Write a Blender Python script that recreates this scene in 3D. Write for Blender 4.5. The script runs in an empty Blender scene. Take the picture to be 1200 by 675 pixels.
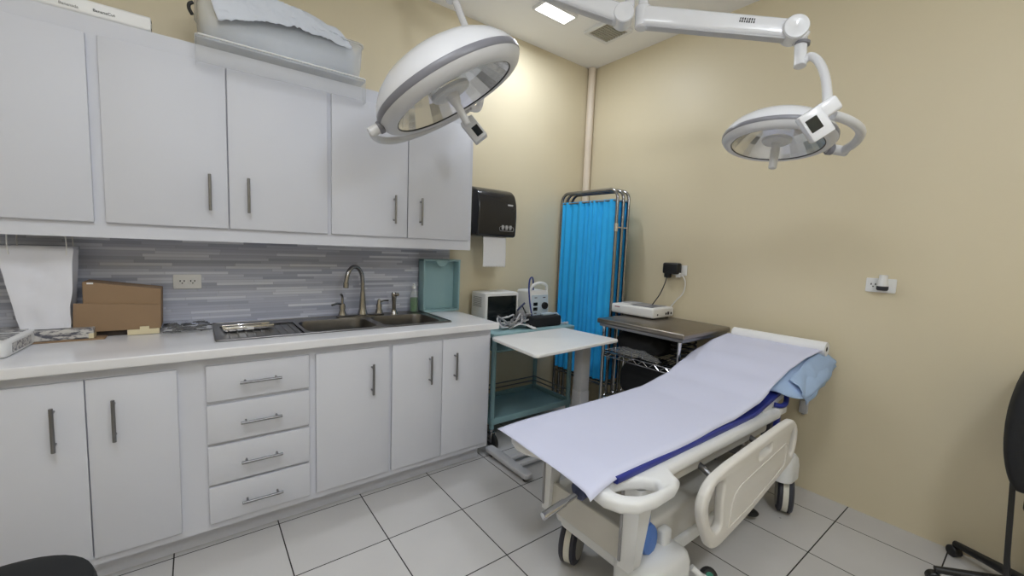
import bpy, bmesh, math, random
from mathutils import Vector, Matrix
from mathutils.noise import noise as pnoise
random.seed(7)
sc = bpy.context.scene
COL = sc.collection
PI = math.pi
V = Vector

# ------------------------------------------------------------------ camera
CAM = V((-2.8491, -2.6703, 1.3494))
RX = V((0.79532258, -0.60494543, 0.03876874))
UX = V((0.02514567, 0.09682391, 0.99498383))
FX = V((0.60566467, 0.79035824, -0.092218))
FOC = 486.03
cd = bpy.data.cameras.new('camera')
cam = bpy.data.objects.new('camera', cd)
COL.objects.link(cam)
cd.sensor_width = 36.0
cd.sensor_fit = 'HORIZONTAL'
cd.lens = 36.0 * FOC / 1200.0
cd.clip_start = 0.02
m = Matrix.Identity(4)
for i in range(3):
    m[i][0], m[i][1], m[i][2], m[i][3] = RX[i], UX[i], -FX[i], CAM[i]
cam.matrix_world = m
sc.camera = cam

# ------------------------------------------------------------------ world, lights, exposure
H = 2.961
w = bpy.data.worlds.new('world')
sc.world = w
w.use_nodes = True
w.node_tree.nodes['Background'].inputs[0].default_value = (0.9, 0.95, 1.0, 1)
w.node_tree.nodes['Background'].inputs[1].default_value = 0.05
sc.view_settings.view_transform = 'Standard'
sc.view_settings.look = 'None'
sc.view_settings.gamma = 1.0
sc.view_settings.use_curve_mapping = False
sc.view_settings.exposure = -0.2


def area(name, loc, sx, sy, power, col=(1, 0.97, 0.93)):
    l = bpy.data.lights.new(name, 'AREA')
    l.shape = 'RECTANGLE'
    l.size, l.size_y = sx, sy
    l.energy = power
    l.color = col
    o = bpy.data.objects.new(name, l)
    COL.objects.link(o)
    o.location = loc
    return o


# the room's ceiling panels: (x, y, size x, size y, watts)
LAMPS = [(-0.875, -0.455, 0.27, 0.11, 11.0),
         (-3.05, -2.15, 0.60, 0.60, 17.0),
         (-2.85, -3.75, 0.60, 0.60, 3.0)]
for (lx, ly, sx, sy, p) in LAMPS:
    area('ceiling_panel_light', (lx, ly, H - 0.03), sx, sy, p, (0.83, 0.90, 1.0))

# added opal globe behind the camera, an unseen fill light for ceiling and walls
FILL_GLOBE = (-2.0, -3.3, 2.62)
FILL_GLOBE_STRENGTH = 60.0

# ------------------------------------------------------------------ materials


def lin(c):
    return tuple((x / 12.92 if x <= 0.04045 else ((x + 0.055) / 1.055) ** 2.4) for x in (v / 255 for v in c)) + (1.0,)


def mat(name, rgb, rough=0.5, metal=0.0, var=0.04, scale=30, bump=0.0, alpha=1.0, trans=0.0, coat=0.0, sheen=0.0):
    m = bpy.data.materials.new(name)
    m.use_nodes = True
    nt = m.node_tree
    b = nt.nodes['Principled BSDF']
    c = lin(rgb)
    b.inputs['Roughness'].default_value = rough
    b.inputs['Metallic'].default_value = metal
    b.inputs['Alpha'].default_value = alpha
    b.inputs['Transmission Weight'].default_value = trans
    b.inputs['Coat Weight'].default_value = coat
    b.inputs['Sheen Weight'].default_value = sheen
    tc = nt.nodes.new('ShaderNodeTexCoord')
    nz = nt.nodes.new('ShaderNodeTexNoise')
    nz.inputs['Scale'].default_value = scale
    nz.inputs['Detail'].default_value = 3
    nt.links.new(tc.outputs['Object'], nz.inputs['Vector'])
    mx = nt.nodes.new('ShaderNodeMix')
    mx.data_type = 'RGBA'
    mx.inputs[6].default_value = tuple(x * (1 - var) for x in c[:3]) + (1,)
    mx.inputs[7].default_value = tuple(min(1, x * (1 + var)) for x in c[:3]) + (1,)
    nt.links.new(nz.outputs['Fac'], mx.inputs[0])
    nt.links.new(mx.outputs[2], b.inputs['Base Color'])
    if bump:
        bp = nt.nodes.new('ShaderNodeBump')
        bp.inputs['Strength'].default_value = bump
        bp.inputs['Distance'].default_value = 0.01
        nt.links.new(nz.outputs['Fac'], bp.inputs['Height'])
        nt.links.new(bp.outputs['Normal'], b.inputs['Normal'])
    return m


def emit(name, rgb, s):
    m = bpy.data.materials.new(name)
    m.use_nodes = True
    nt = m.node_tree
    b = nt.nodes['Principled BSDF']
    b.inputs['Emission Color'].default_value = lin(rgb)
    b.inputs['Emission Strength'].default_value = s
    return m


def math_node(nt, op, a, b=None):
    n = nt.nodes.new('ShaderNodeMath')
    n.operation = op
    for i, v in enumerate((a, b)):
        if v is None:
            continue
        if isinstance(v, (int, float)):
            n.inputs[i].default_value = v
        else:
            nt.links.new(v, n.inputs[i])
    return n.outputs[0]


def tile_floor_mat():
    m = mat('glossy_floor_tile', (210, 208, 207), 0.24, var=0.05, scale=5)
    nt = m.node_tree
    b = nt.nodes['Principled BSDF']
    src = b.inputs['Base Color'].links[0].from_socket
    g = nt.nodes.new('ShaderNodeNewGeometry')
    s = nt.nodes.new('ShaderNodeSeparateXYZ')
    nt.links.new(g.outputs['Position'], s.inputs[0])
    T = 0.3901

    def dist(o, off):
        a = math_node(nt, 'DIVIDE', math_node(nt, 'SUBTRACT', o, off), T)
        f = math_node(nt, 'FRACT', a)
        return math_node(nt, 'ABSOLUTE', math_node(nt, 'SUBTRACT', f, 0.5)), math_node(nt, 'FLOOR', a)
    dx, ix = dist(s.outputs[0], -2.9523)
    dy, iy = dist(s.outputs[1], -0.5361)
    mxm = math_node(nt, 'MAXIMUM', dx, dy)
    line = math_node(nt, 'GREATER_THAN', mxm, 0.5 - 0.0065)
    cb = nt.nodes.new('ShaderNodeCombineXYZ')
    nt.links.new(ix, cb.inputs[0])
    nt.links.new(iy, cb.inputs[1])
    wn = nt.nodes.new('ShaderNodeTexWhiteNoise')
    nt.links.new(cb.outputs[0], wn.inputs['Vector'])
    v = math_node(nt, 'ADD', math_node(nt, 'MULTIPLY', wn.outputs['Value'], 0.07), 0.95)
    hs = nt.nodes.new('ShaderNodeHueSaturation')
    nt.links.new(v, hs.inputs['Value'])
    nt.links.new(src, hs.inputs['Color'])
    # specks of dirt
    nz = nt.nodes.new('ShaderNodeTexVoronoi')
    nz.inputs['Scale'].default_value = 4.5
    nt.links.new(g.outputs['Position'], nz.inputs['Vector'])
    speck = math_node(nt, 'LESS_THAN', nz.outputs['Distance'], 0.022)
    mk = math_node(nt, 'MAXIMUM', line, math_node(nt, 'MULTIPLY', speck, 0.45))
    mx = nt.nodes.new('ShaderNodeMix')
    mx.data_type = 'RGBA'
    nt.links.new(mk, mx.inputs[0])
    nt.links.new(hs.outputs[0], mx.inputs[6])
    mx.inputs[7].default_value = lin((38, 34, 32))
    nt.links.new(mx.outputs[2], b.inputs['Base Color'])
    r = math_node(nt, 'ADD', math_node(nt, 'MULTIPLY', line, 0.6), 0.24)
    nt.links.new(r, b.inputs['Roughness'])
    bp = nt.nodes.new('ShaderNodeBump')
    bp.inputs['Strength'].default_value = 0.5
    bp.inputs['Distance'].default_value = 0.002
    nt.links.new(math_node(nt, 'SUBTRACT', 1, line), bp.inputs['Height'])
    nt.links.new(bp.outputs[0], b.inputs['Normal'])
    return m


def mosaic_mat():
    m = mat('grey_linear_mosaic', (150, 150, 158), 0.3, var=0.03, scale=40)
    nt = m.node_tree
    b = nt.nodes['Principled BSDF']
    g = nt.nodes.new('ShaderNodeNewGeometry')
    s = nt.nodes.new('ShaderNodeSeparateXYZ')
    nt.links.new(g.outputs['Position'], s.inputs[0])
    hh, ww = 0.0145, 0.26
    rz = math_node(nt, 'DIVIDE', s.outputs[2], hh)
    row = math_node(nt, 'FLOOR', rz)
    w1 = nt.nodes.new('ShaderNodeTexWhiteNoise')
    w1.noise_dimensions = '1D'
    nt.links.new(row, w1.inputs['W'])
    cx = math_node(nt, 'ADD', math_node(nt, 'DIVIDE', s.outputs[0], ww), w1.outputs['Value'])
    colm = math_node(nt, 'FLOOR', cx)
    cb = nt.nodes.new('ShaderNodeCombineXYZ')
    nt.links.new(row, cb.inputs[0])
    nt.links.new(colm, cb.inputs[1])
    wn = nt.nodes.new('ShaderNodeTexWhiteNoise')
    nt.links.new(cb.outputs[0], wn.inputs['Vector'])
    cr = nt.nodes.new('ShaderNodeValToRGB')
    cr.color_ramp.elements[0].color = lin((160, 165, 184))
    cr.color_ramp.elements[1].color = lin((220, 223, 234))
    e = cr.color_ramp.elements.new(0.55)
    e.color = lin((188, 192, 208))
    nt.links.new(wn.outputs['Value'], cr.inputs[0])
    dz = math_node(nt, 'ABSOLUTE', math_node(nt, 'SUBTRACT', math_node(nt, 'FRACT', rz), 0.5))
    dx = math_node(nt, 'ABSOLUTE', math_node(nt, 'SUBTRACT', math_node(nt, 'FRACT', cx), 0.5))
    ln = math_node(nt, 'MAXIMUM', math_node(nt, 'GREATER_THAN', dz, 0.44), math_node(nt, 'GREATER_THAN', dx, 0.496))
    mx = nt.nodes.new('ShaderNodeMix')
    mx.data_type = 'RGBA'
    nt.links.new(math_node(nt, 'MULTIPLY', ln, 0.6), mx.inputs[0])
    nt.links.new(cr.outputs[0], mx.inputs[6])
    mx.inputs[7].default_value = lin((160, 162, 174))
    nt.links.new(mx.outputs[2], b.inputs['Base Color'])
    return m


M = {
    'wall': mat('beige_wall_paint', (221, 209, 180), 0.45, var=0.015, scale=3, bump=0.02),
    'ceiling': mat('ceiling_paint', (250, 249, 248), 0.7, var=0.01, scale=4),
    'floor': tile_floor_mat(),
    'mosaic': mosaic_mat(),
    'cab': mat('white_laminate', (214, 216, 225), 0.55, var=0.012, scale=6),
    'counter': mat('white_quartz', (232, 232, 236), 0.16, var=0.03, scale=9),
    'dark': mat('dark_gap', (32, 30, 30), 0.8),
    'steel': mat('brushed_steel', (140, 140, 143), 0.3, 1.0, var=0.08, scale=60),
    'sinksteel': mat('sink_steel', (128, 126, 126), 0.32, 1.0, var=0.1, scale=25),
    'nickel': mat('brushed_nickel', (156, 153, 150), 0.24, 1.0, var=0.05),
    'chrome': mat('chrome', (215, 215, 218), 0.1, 1.0, var=0.02),
    'screenframe': mat('dull_chrome_tube', (150, 150, 152), 0.2, 1.0, var=0.03),
    'toptable': mat('worn_steel_top', (150, 143, 136), 0.34, 1.0, var=0.12, scale=14),
    'lampwhite': mat('lamp_white_enamel', (232, 233, 238), 0.22, var=0.01, coat=0.4),
    'lampgrey': mat('lamp_grey_band', (130, 130, 138), 0.35),
    'lampskirt': mat('lamp_skirt_plastic', (214, 214, 216), 0.35, var=0.01),
    'reflector': mat('lamp_reflector', (240, 240, 240), 0.2, 1.0, var=0.03, scale=8),
    'glass': mat('clear_glass', (240, 244, 242), 0.03, alpha=0.12),
    'screen': mat('dark_display', (22, 30, 32), 0.15),
    'black': mat('black_plastic', (26, 26, 28), 0.4),
    'blackgloss': mat('smoked_plastic', (34, 34, 37), 0.18, var=0.05),
    'blackfab': mat('black_fabric', (28, 29, 32), 0.85, bump=0.1, scale=200),
    'blackvinyl': mat('black_vinyl', (18, 21, 25), 0.7),
    'white': mat('white_plastic', (236, 236, 236), 0.4, var=0.01),
    'paper': mat('exam_paper', (212, 215, 238), 0.75, var=0.012, scale=6, bump=0.05),
    'rollpaper': mat('paper_roll_white', (238, 238, 240), 0.7, var=0.01),
    'towel': mat('paper_towel', (238, 238, 242), 0.85, bump=0.1, scale=90),
    'bed': mat('bed_off_white', (230, 231, 232), 0.36, var=0.012, scale=5),
    'bedgrey': mat('bed_warm_grey', (208, 205, 198), 0.42, var=0.02, scale=5),
    'bedside': mat('bed_rail_plastic', (222, 219, 214), 0.4, var=0.012, scale=5),
    'blue': mat('navy_vinyl', (40, 52, 140), 0.4, var=0.05),
    'lightblue': mat('light_blue_cotton', (168, 192, 226), 0.9, var=0.06, scale=18, bump=0.15),
    'midblue': mat('blue_plastic', (76, 120, 196), 0.4),
    'navy': mat('navy_plastic', (40, 52, 92), 0.4),
    'tyre': mat('dark_blue_grey_tyre', (54, 55, 66), 0.6),
    'wheelwhite': mat('wheel_white', (222, 220, 210), 0.5),
    'hub': mat('wheel_hub_grey', (150, 148, 142), 0.45),
    'curtain': mat('bright_blue_curtain', (42, 182, 254), 0.75, var=0.05, scale=12),
    'teal': mat('teal_plastic', (150, 184, 190), 0.4, var=0.03, scale=8),
    'tealmetal': mat('teal_metal', (132, 166, 171), 0.42, var=0.05, scale=8),
    'card': mat('brown_cardboard', (150, 124, 97), 0.85, var=0.05, scale=12),
    'carddark': mat('dark_cardboard', (70, 62, 58), 0.9),
    'cream': mat('cream_card', (226, 214, 180), 0.7),
    'greylight': mat('light_grey_plastic', (196, 196, 200), 0.45),
    'grey': mat('mid_grey_plastic', (150, 150, 154), 0.45),
    'bag': mat('white_paper_bag', (232, 233, 242), 0.6, var=0.02, scale=10, bump=0.15),
    'film': mat('clear_plastic_film', (240, 242, 246), 0.2, alpha=0.12),
    'bin': mat('clear_bin_plastic', (226, 231, 238), 0.3, alpha=0.30, var=0.03),
    'binclear': mat('thin_clear_plastic', (240, 242, 244), 0.25, alpha=0.17),
    'plasticbag': mat('white_plastic_bag', (226, 232, 244), 0.4, var=0.03, scale=14, bump=0.3, alpha=0.85),
    'green': mat('green_dish_soap', (44, 118, 36), 0.15, alpha=0.85),
    'pipe': mat('cream_pvc_pipe', (230, 216, 198), 0.4, var=0.02),
    'led': emit('led_diffuser', (255, 253, 248), 6.0),
    'opal': emit('opal_globe', (236, 245, 255), FILL_GLOBE_STRENGTH),
    'ventgrey': mat('vent_grille', (176, 172, 158), 0.6),
    'ventdark': mat('vent_slots', (120, 116, 104), 0.7),
    'silver': mat('silver_print', (190, 190, 194), 0.4),
    'ink': mat('dark_ink', (48, 48, 54), 0.6),
    'fade': mat('faded_ink', (150, 148, 146), 0.6),
    'red': mat('red_print', (200, 60, 80), 0.5),
    'bluecord': mat('blue_hose', (38, 54, 130), 0.4),
    'palehose': mat('pale_blue_hose', (180, 198, 214), 0.3),
    'esu': mat('pale_blue_panel', (196, 210, 222), 0.4),
    'redlab': mat('maroon_logo', (140, 60, 90), 0.5),
    'seatgreen': mat('green_cap', (20, 110, 90), 0.4),
}


def printed_mat():
    """white shrink-wrap printed with blurry dark lettering blocks"""
    m = mat('printed_packaging', (224, 224, 228), 0.3)
    nt = m.node_tree
    b = nt.nodes['Principled BSDF']
    tc = nt.nodes.new('ShaderNodeTexCoord')
    mp = nt.nodes.new('ShaderNodeMapping')
    mp.inputs['Scale'].default_value = (40, 90, 90)
    nt.links.new(tc.outputs['Object'], mp.inputs[0])
    nz = nt.nodes.new('ShaderNodeTexNoise')
    nz.inputs['Scale'].default_value = 1.0
    nz.inputs['Detail'].default_value = 3
    nt.links.new(mp.outputs[0], nz.inputs['Vector'])
    cr = nt.nodes.new('ShaderNodeValToRGB')
    cr.color_ramp.elements[0].position = 0.42
    cr.color_ramp.elements[0].color = lin((92, 92, 102))
    cr.color_ramp.elements[1].position = 0.56
    cr.color_ramp.elements[1].color = lin((206, 203, 200))
    nt.links.new(nz.outputs['Fac'], cr.inputs[0])
    nt.links.new(cr.outputs[0], b.inputs['Base Color'])
    return m


M['print'] = printed_mat()

# ------------------------------------------------------------------ mesh builder
WORLD = {}      # world position of the origin of every object made here


class MB:
    def __init__(s):
        s.bm = bmesh.new()

    def box(s, x0, x1, y0, y1, z0, z1, bev=0.0, seg=2, mtx=None):
        t = bmesh.new()
        bmesh.ops.create_cube(t, size=1)
        for v in t.verts:
            v.co = V(((x0 + x1) / 2 + v.co.x * abs(x1 - x0), (y0 + y1) / 2 + v.co.y * abs(y1 - y0), (z0 + z1) / 2 + v.co.z * abs(z1 - z0)))
        if bev:
            bmesh.ops.bevel(t, geom=list(t.edges), offset=bev, segments=seg, affect='EDGES', profile=0.5)
        s.merge(t, mtx)
        return s

    def merge(s, t, mtx=None):
        if mtx is not None:
            bmesh.ops.transform(t, matrix=mtx, verts=t.verts)
        me = bpy.data.meshes.new('tmp')
        t.to_mesh(me)
        t.free()
        s.bm.from_mesh(me)
        bpy.data.meshes.remove(me)

    def rings(s, rings, closed=True, cap0=True, cap1=True):
        """loft through rings of points"""
        vs = [[s.bm.verts.new(p) for p in r] for r in rings]
        n = len(rings[0])
        for a, b in zip(vs, vs[1:]):
            for i in range(n if closed else n - 1):
                j = (i + 1) % n
                try:
                    s.bm.faces.new((a[i], a[j], b[j], b[i]))
                except ValueError:
                    pass
        if closed:
            if cap0:
                s.bm.faces.new(list(reversed(vs[0])))
            if cap1:
                s.bm.faces.new(vs[-1])
        return vs

    def tube(s, pts, r, n=10, smooth=0, cap=True, rr=None):
        pts = [V(p) for p in pts]
        if smooth:
            pts = catmull(pts, smooth)
        k = len(pts)
        rad = (lambda i: r) if rr is None else (lambda i: rr[0] + (rr[1] - rr[0]) * i / (k - 1))
        t0 = (pts[1] - pts[0]).normalized()
        up = V((0, 0, 1)) if abs(t0.z) < 0.9 else V((1, 0, 0))
        nrm = t0.cross(up).normalized()
        rings = []
        for i, p in enumerate(pts):
            if i == 0:
                t = pts[1] - p
            elif i == k - 1:
                t = p - pts[i - 1]
            else:
                t = (pts[i + 1] - p).normalized() + (p - pts[i - 1]).normalized()
            t.normalize()
            nrm = (nrm - t * nrm.dot(t)).normalized()
            bn = t.cross(nrm)
            rings.append([p + (nrm * math.cos(2 * PI * a / n) + bn * math.sin(2 * PI * a / n)) * rad(i) for a in range(n)])
        s.rings(rings, True, cap, cap)
        return s

    def lathe(s, prof, o, axis, n=40, cap0=False, cap1=False):
        """profile of (radius, height) revolved about axis from o"""
        ax = V(axis).normalized()
        up = V((0, 0, 1)) if abs(ax.z) < 0.9 else V((1, 0, 0))
        a = ax.cross(up).normalized()
        b = ax.cross(a)
        o = V(o)
        s.rings([[o + ax * h + (a * math.cos(2 * PI * k / n) + b * math.sin(2 * PI * k / n)) * max(r, 1e-4) for k in range(n)] for r, h in prof], True, cap0, cap1)
        return s

    def cyl(s, p0, p1, r, n=20, bev=0.0):
        p0, p1 = V(p0), V(p1)
        L = (p1 - p0).length
        pr = [(r, 0), (r, L)] if not bev else [(r - bev, 0), (r, bev), (r, L - bev), (r - bev, L)]
        s.lathe(pr, p0, p1 - p0, n, True, True)
        return s

    def grid(s, f, nu, nv):
        vs = [[s.bm.verts.new(f(i / nu, j / nv)) for j in range(nv + 1)] for i in range(nu + 1)]
        for i in range(nu):
            for j in range(nv):
                s.bm.faces.new((vs[i][j], vs[i + 1][j], vs[i + 1][j + 1], vs[i][j + 1]))
        return s

    def build(s, name, mt, parent=None, smooth=True, solid=0.0, subsurf=0, origin=None, recalc=True):
        if recalc:
            bmesh.ops.recalc_face_normals(s.bm, faces=s.bm.faces)
        if parent is not None:
            org = WORLD[parent]
        elif origin is not None:
            org = V(origin)
        else:
            xs = [v.co for v in s.bm.verts]
            lo = V((min(c.x for c in xs), min(c.y for c in xs), min(c.z for c in xs)))
            hi = V((max(c.x for c in xs), max(c.y for c in xs), max(c.z for c in xs)))
            org = V(((lo.x + hi.x) / 2, (lo.y + hi.y) / 2, lo.z))
        for v in s.bm.verts:
            v.co -= org
        me = bpy.data.meshes.new(name)
        s.bm.to_mesh(me)
        s.bm.free()
        o = bpy.data.objects.new(name, me)
        COL.objects.link(o)
        finish(o, mt, parent, org, smooth)
        if subsurf:
            md = o.modifiers.new('subsurf', 'SUBSURF')
            md.levels = md.render_levels = subsurf
        if solid:
            md = o.modifiers.new('solid', 'SOLIDIFY')
            md.thickness = solid
            md.offset = 0
        return o


def finish(o, mt, parent, org, smooth=True):
    o.data.materials.append(mt)
    if parent is not None:
        o.parent = parent
    else:
        o.location = org
    WORLD[o] = V(org)
    if smooth:
        for p in o.data.polygons:
            p.use_smooth = True
        try:
            o.data.set_sharp_from_angle(angle=math.radians(38))
        except Exception:
            pass


def catmull(P, k):
    out = []
    for i in range(len(P) - 1):
        p0 = P[i - 1] if i else P[0] * 2 - P[1]
        p1, p2 = P[i], P[i + 1]
        p3 = P[i + 2] if i + 2 < len(P) else P[-1] * 2 - P[-2]
        for j in range(k):
            t = j / k
            out.append(0.5 * ((2 * p1) + (p2 - p0) * t + (2 * p0 - 5 * p1 + 4 * p2 - p3) * t * t + (3 * p1 - p0 - 3 * p2 + p3) * t ** 3))
    out.append(P[-1])
    return out


def plate(name, loops, thick, mt, parent, frame, bev=0.004, res=3):
    """flat plate with holes from 2D outlines; frame = (origin, axis u, axis v); thickness centred on the frame plane"""
    cu = bpy.data.curves.new('tmp', 'CURVE')
    cu.dimensions = '2D'
    cu.fill_mode = 'BOTH'
    for lp in loops:
        sp = cu.splines.new('POLY')
        sp.points.add(len(lp) - 1)
        for p, q in zip(sp.points, lp):
            p.co = (q[0], q[1], 0, 1)
        sp.use_cyclic_u = True
    cu.extrude = max(thick / 2 - bev, 0.0002)
    cu.bevel_depth = bev
    cu.bevel_resolution = res
    cu.offset = -bev
    t = bpy.data.objects.new('tmp', cu)
    COL.objects.link(t)
    dg = bpy.context.evaluated_depsgraph_get()
    me = bpy.data.meshes.new_from_object(t.evaluated_get(dg))
    bpy.data.objects.remove(t)
    bpy.data.curves.remove(cu)
    o0, u, v = (V(a) for a in frame)
    n = u.cross(v)
    mx = Matrix((u, v, n)).transposed().to_4x4()
    mx.translation = o0
    me.transform(mx)
    b = MB()
    b.bm.from_mesh(me)
    bpy.data.meshes.remove(me)
    bmesh.ops.remove_doubles(b.bm, verts=b.bm.verts, dist=1e-5)
    return b.build(name, mt, parent)


def text(name, s, size, mt, parent, frame, extrude=0.0004):
    cu = bpy.data.curves.new('tmp', 'FONT')
    cu.body = s
    cu.size = size
    cu.extrude = extrude
    cu.align_x = 'CENTER'
    cu.align_y = 'CENTER'
    t = bpy.data.objects.new('tmp', cu)
    COL.objects.link(t)
    dg = bpy.context.evaluated_depsgraph_get()
    me = bpy.data.meshes.new_from_object(t.evaluated_get(dg))
    bpy.data.objects.remove(t)
    bpy.data.curves.remove(cu)
    o0, u, v = (V(a) for a in frame)
    mx = Matrix((u, v, u.cross(v))).transposed().to_4x4()
    mx.translation = o0
    me.transform(mx)
    b = MB()
    b.bm.from_mesh(me)
    bpy.data.meshes.remove(me)
    return b.build(name, mt, parent, smooth=False)


def rrect(cx, cy, wx, wy, r, n=6):
    out = []
    for (sx, sy, a0) in ((1, 1, 0), (-1, 1, 90), (-1, -1, 180), (1, -1, 270)):
        for k in range(n + 1):
            a = math.radians(a0 + 90 * k / n)
            out.append((cx + sx * (wx / 2 - r) + r * math.cos(a), cy + sy * (wy / 2 - r) + r * math.sin(a)))
    return out


def rounded(pts, rads, n=5):
    """round the corners of a polygon"""
    out = []
    k = len(pts)
    for i in range(k):
        p = V(pts[i]).to_2d()
        a = (V(pts[i - 1]).to_2d() - p)
        b = (V(pts[(i + 1) % k]).to_2d() - p)
        r = rads[i] if isinstance(rads, (list, tuple)) else rads
        d = min(r, a.length * 0.48, b.length * 0.48)
        pa, pb = p + a.normalized() * d, p + b.normalized() * d
        for j in range(n + 1):
            t = j / n
            q = pa * (1 - t) ** 2 + p * 2 * t * (1 - t) + pb * t * t
            out.append((q.x, q.y))
    return out


def thing(name, label, cat, loc, group=None):
    o = bpy.data.objects.new(name, None)
    o.empty_display_size = 0.05
    COL.objects.link(o)
    o.location = loc
    WORLD[o] = V(loc)
    return tag(o, label, cat, group)


def tag(o, label, cat, group=None):
    o['label'] = label
    o['category'] = cat
    if group:
        o['group'] = group
    return o


def struct(o, label=None):
    o['kind'] = 'structure'
    if label:
        o['label'] = label
    return o


# ------------------------------------------------------------------ room shell
XL, YF = -4.3, -4.4
struct(MB().box(XL, 0, YF, 0, -0.05, 0).build('floor', M['floor'], smooth=False))
struct(MB().box(XL, 0, YF, 0, H, H + 0.05).build('ceiling', M['ceiling'], smooth=False))
struct(MB().box(XL, 0.0, 0, 0.06, 0, H).build('wall_back', M['wall'], smooth=False))
struct(MB().box(0, 0.06, YF, 0.06, 0, H).build('wall_right', M['wall'], smooth=False))
struct(MB().box(XL - 0.06, XL, YF, 0.06, 0, H).build('wall_left', M['wall'], smooth=False))
struct(MB().box(XL - 0.06, 0.06, YF - 0.06, YF, 0, H).build('wall_front', M['wall'], smooth=False))
struct(MB().box(XL, -1.388, -0.008, 0, 0.90, 1.34).build('trim_1', M['mosaic'], smooth=False), 'grey linear mosaic tile backsplash behind the sink')

# corner pipe
t = thing('drain_pipe', 'cream vertical pipe running up the corner of the room', 'pipe', (-0.035, -0.035, 0))
MB().cyl((-0.035, -0.035, 0), (-0.035, -0.035, H - 0.002), 0.032, 24).build('pipe', M['pipe'], t)

# ceiling lamps
LAB = ['small lit rectangular ceiling panel above the room corner',
       'large square ceiling panel lamp in the middle of the room',
       'large square ceiling panel lamp near the front wall']
for (lx, ly, sx, sy, p), lb in zip(LAMPS, LAB):
    t = thing('ceiling_light', lb, 'ceiling light', (lx, ly, H))
    plate('frame', [rrect(0, 0, sx + 0.03, sy + 0.03, 0.01), rrect(0, 0, sx, sy, 0.005)], 0.018, M['white'], t, ((lx, ly, H - 0.009), (1, 0, 0), (0, 1, 0)), 0.002)
    MB().box(lx - sx / 2, lx + sx / 2, ly - sy / 2, ly + sy / 2, H - 0.014, H - 0.002).build('diffuser', M['led'], t)

t = thing('globe_lamp', 'round opal globe lamp hanging from the ceiling near the front wall', 'lamp', (FILL_GLOBE[0], FILL_GLOBE[1], H))
MB().cyl((FILL_GLOBE[0], FILL_GLOBE[1], H - 0.03), (FILL_GLOBE[0], FILL_GLOBE[1], H), 0.06, 24, 0.004).build('canopy', M['white'], t)
MB().cyl((FILL_GLOBE[0], FILL_GLOBE[1], 2.70), (FILL_GLOBE[0], FILL_GLOBE[1], H - 0.02), 0.008, 12).build('rod', M['white'], t)
o = MB().lathe([(0.0, -0.125)] + [(0.125 * math.sin(PI * k / 16), -0.125 * math.cos(PI * k / 16)) for k in range(1, 16)] + [(0.0, 0.125)], FILL_GLOBE, (0, 0, 1), 32).build('globe', M['opal'], t)

# ceiling vent
t = thing('ceiling_vent', 'square ceiling vent grille beside the lit panel', 'vent', (-0.42, -0.53, H))
plate('frame', [rrect(0, 0, 0.25, 0.25, 0.01), rrect(0, 0, 0.20, 0.20, 0.005)], 0.02, M['white'], t, ((-0.42, -0.53, H - 0.01), (1, 0, 0), (0, 1, 0)), 0.003)
b = MB()
for k in range(9):
    yy = -0.53 - 0.09 + k * 0.0225
    b.box(-0.52, -0.32, yy - 0.006, yy + 0.006, H - 0.014, H - 0.006)
for k in range(9):
    xx = -0.42 - 0.09 + k * 0.0225
    b.box(xx - 0.004, xx + 0.004, -0.63, -0.43, H - 0.012, H - 0.007)
b.build('grille', M['ventgrey'], t, smooth=False)
MB().box(-0.52, -0.32, -0.63, -0.43, H - 0.004, H - 0.001).build('backing', M['ventdark'], t, smooth=False)

# ------------------------------------------------------------------ cabinets


def bar_handle(parent, p0, p1, out):
    """bar handle from p0 to p1 (bar axis), standing off along out"""
    p0, p1, out = V(p0), V(p1), V(out)
    d = (p1 - p0)
    b = MB().cyl(p0, p1, 0.006, 14, 0.001)
    for f in (0.13, 0.87):
        q = p0 + d * f
        b.cyl(q, q - out, 0.0045, 10)
    return b.build('handle', M['steel'], parent)


ZT, ZB, UY = 2.1805, 1.3334, -0.327
DT, DB = 2.1108, 1.3942
upper = [
    ('white wall cabinet at the far left, cut off by the photo edge', -4.295, -3.1475, [(-4.16, -3.62, None), (-3.60, -3.164, None)]),
    ('white two-door wall cabinet in the middle, below the clear storage bin', -3.1475, -2.283, [(-3.1308, -2.722, -2.790), (-2.7182, -2.295, -2.6445)]),
    ('white two-door wall cabinet at the right end, beside the paper towel dispenser', -2.283, -1.4118, [(-2.275, -1.857, -1.939), (-1.8528, -1.4395, -1.7775)])]
for lb, x0, x1, doors in upper:
    t = thing('wall_cabinet', lb, 'cabinet', ((x0 + x1) / 2, -0.16, ZB), 'white wall cabinets above the counter')
    MB().box(x0, x1, UY, -0.001, ZB, ZT).build('body', M['cab'], t, smooth=False)
    for (a, c, hx) in doors:
        d = MB().box(a, c, -0.345, UY, DB, DT, 0.004, 2).build('door', M['cab'], t)
        if hx:
            bar_handle(d, (hx, -0.377, 1.470), (hx, -0.377, 1.629), (0, -0.032, 0))

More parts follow.
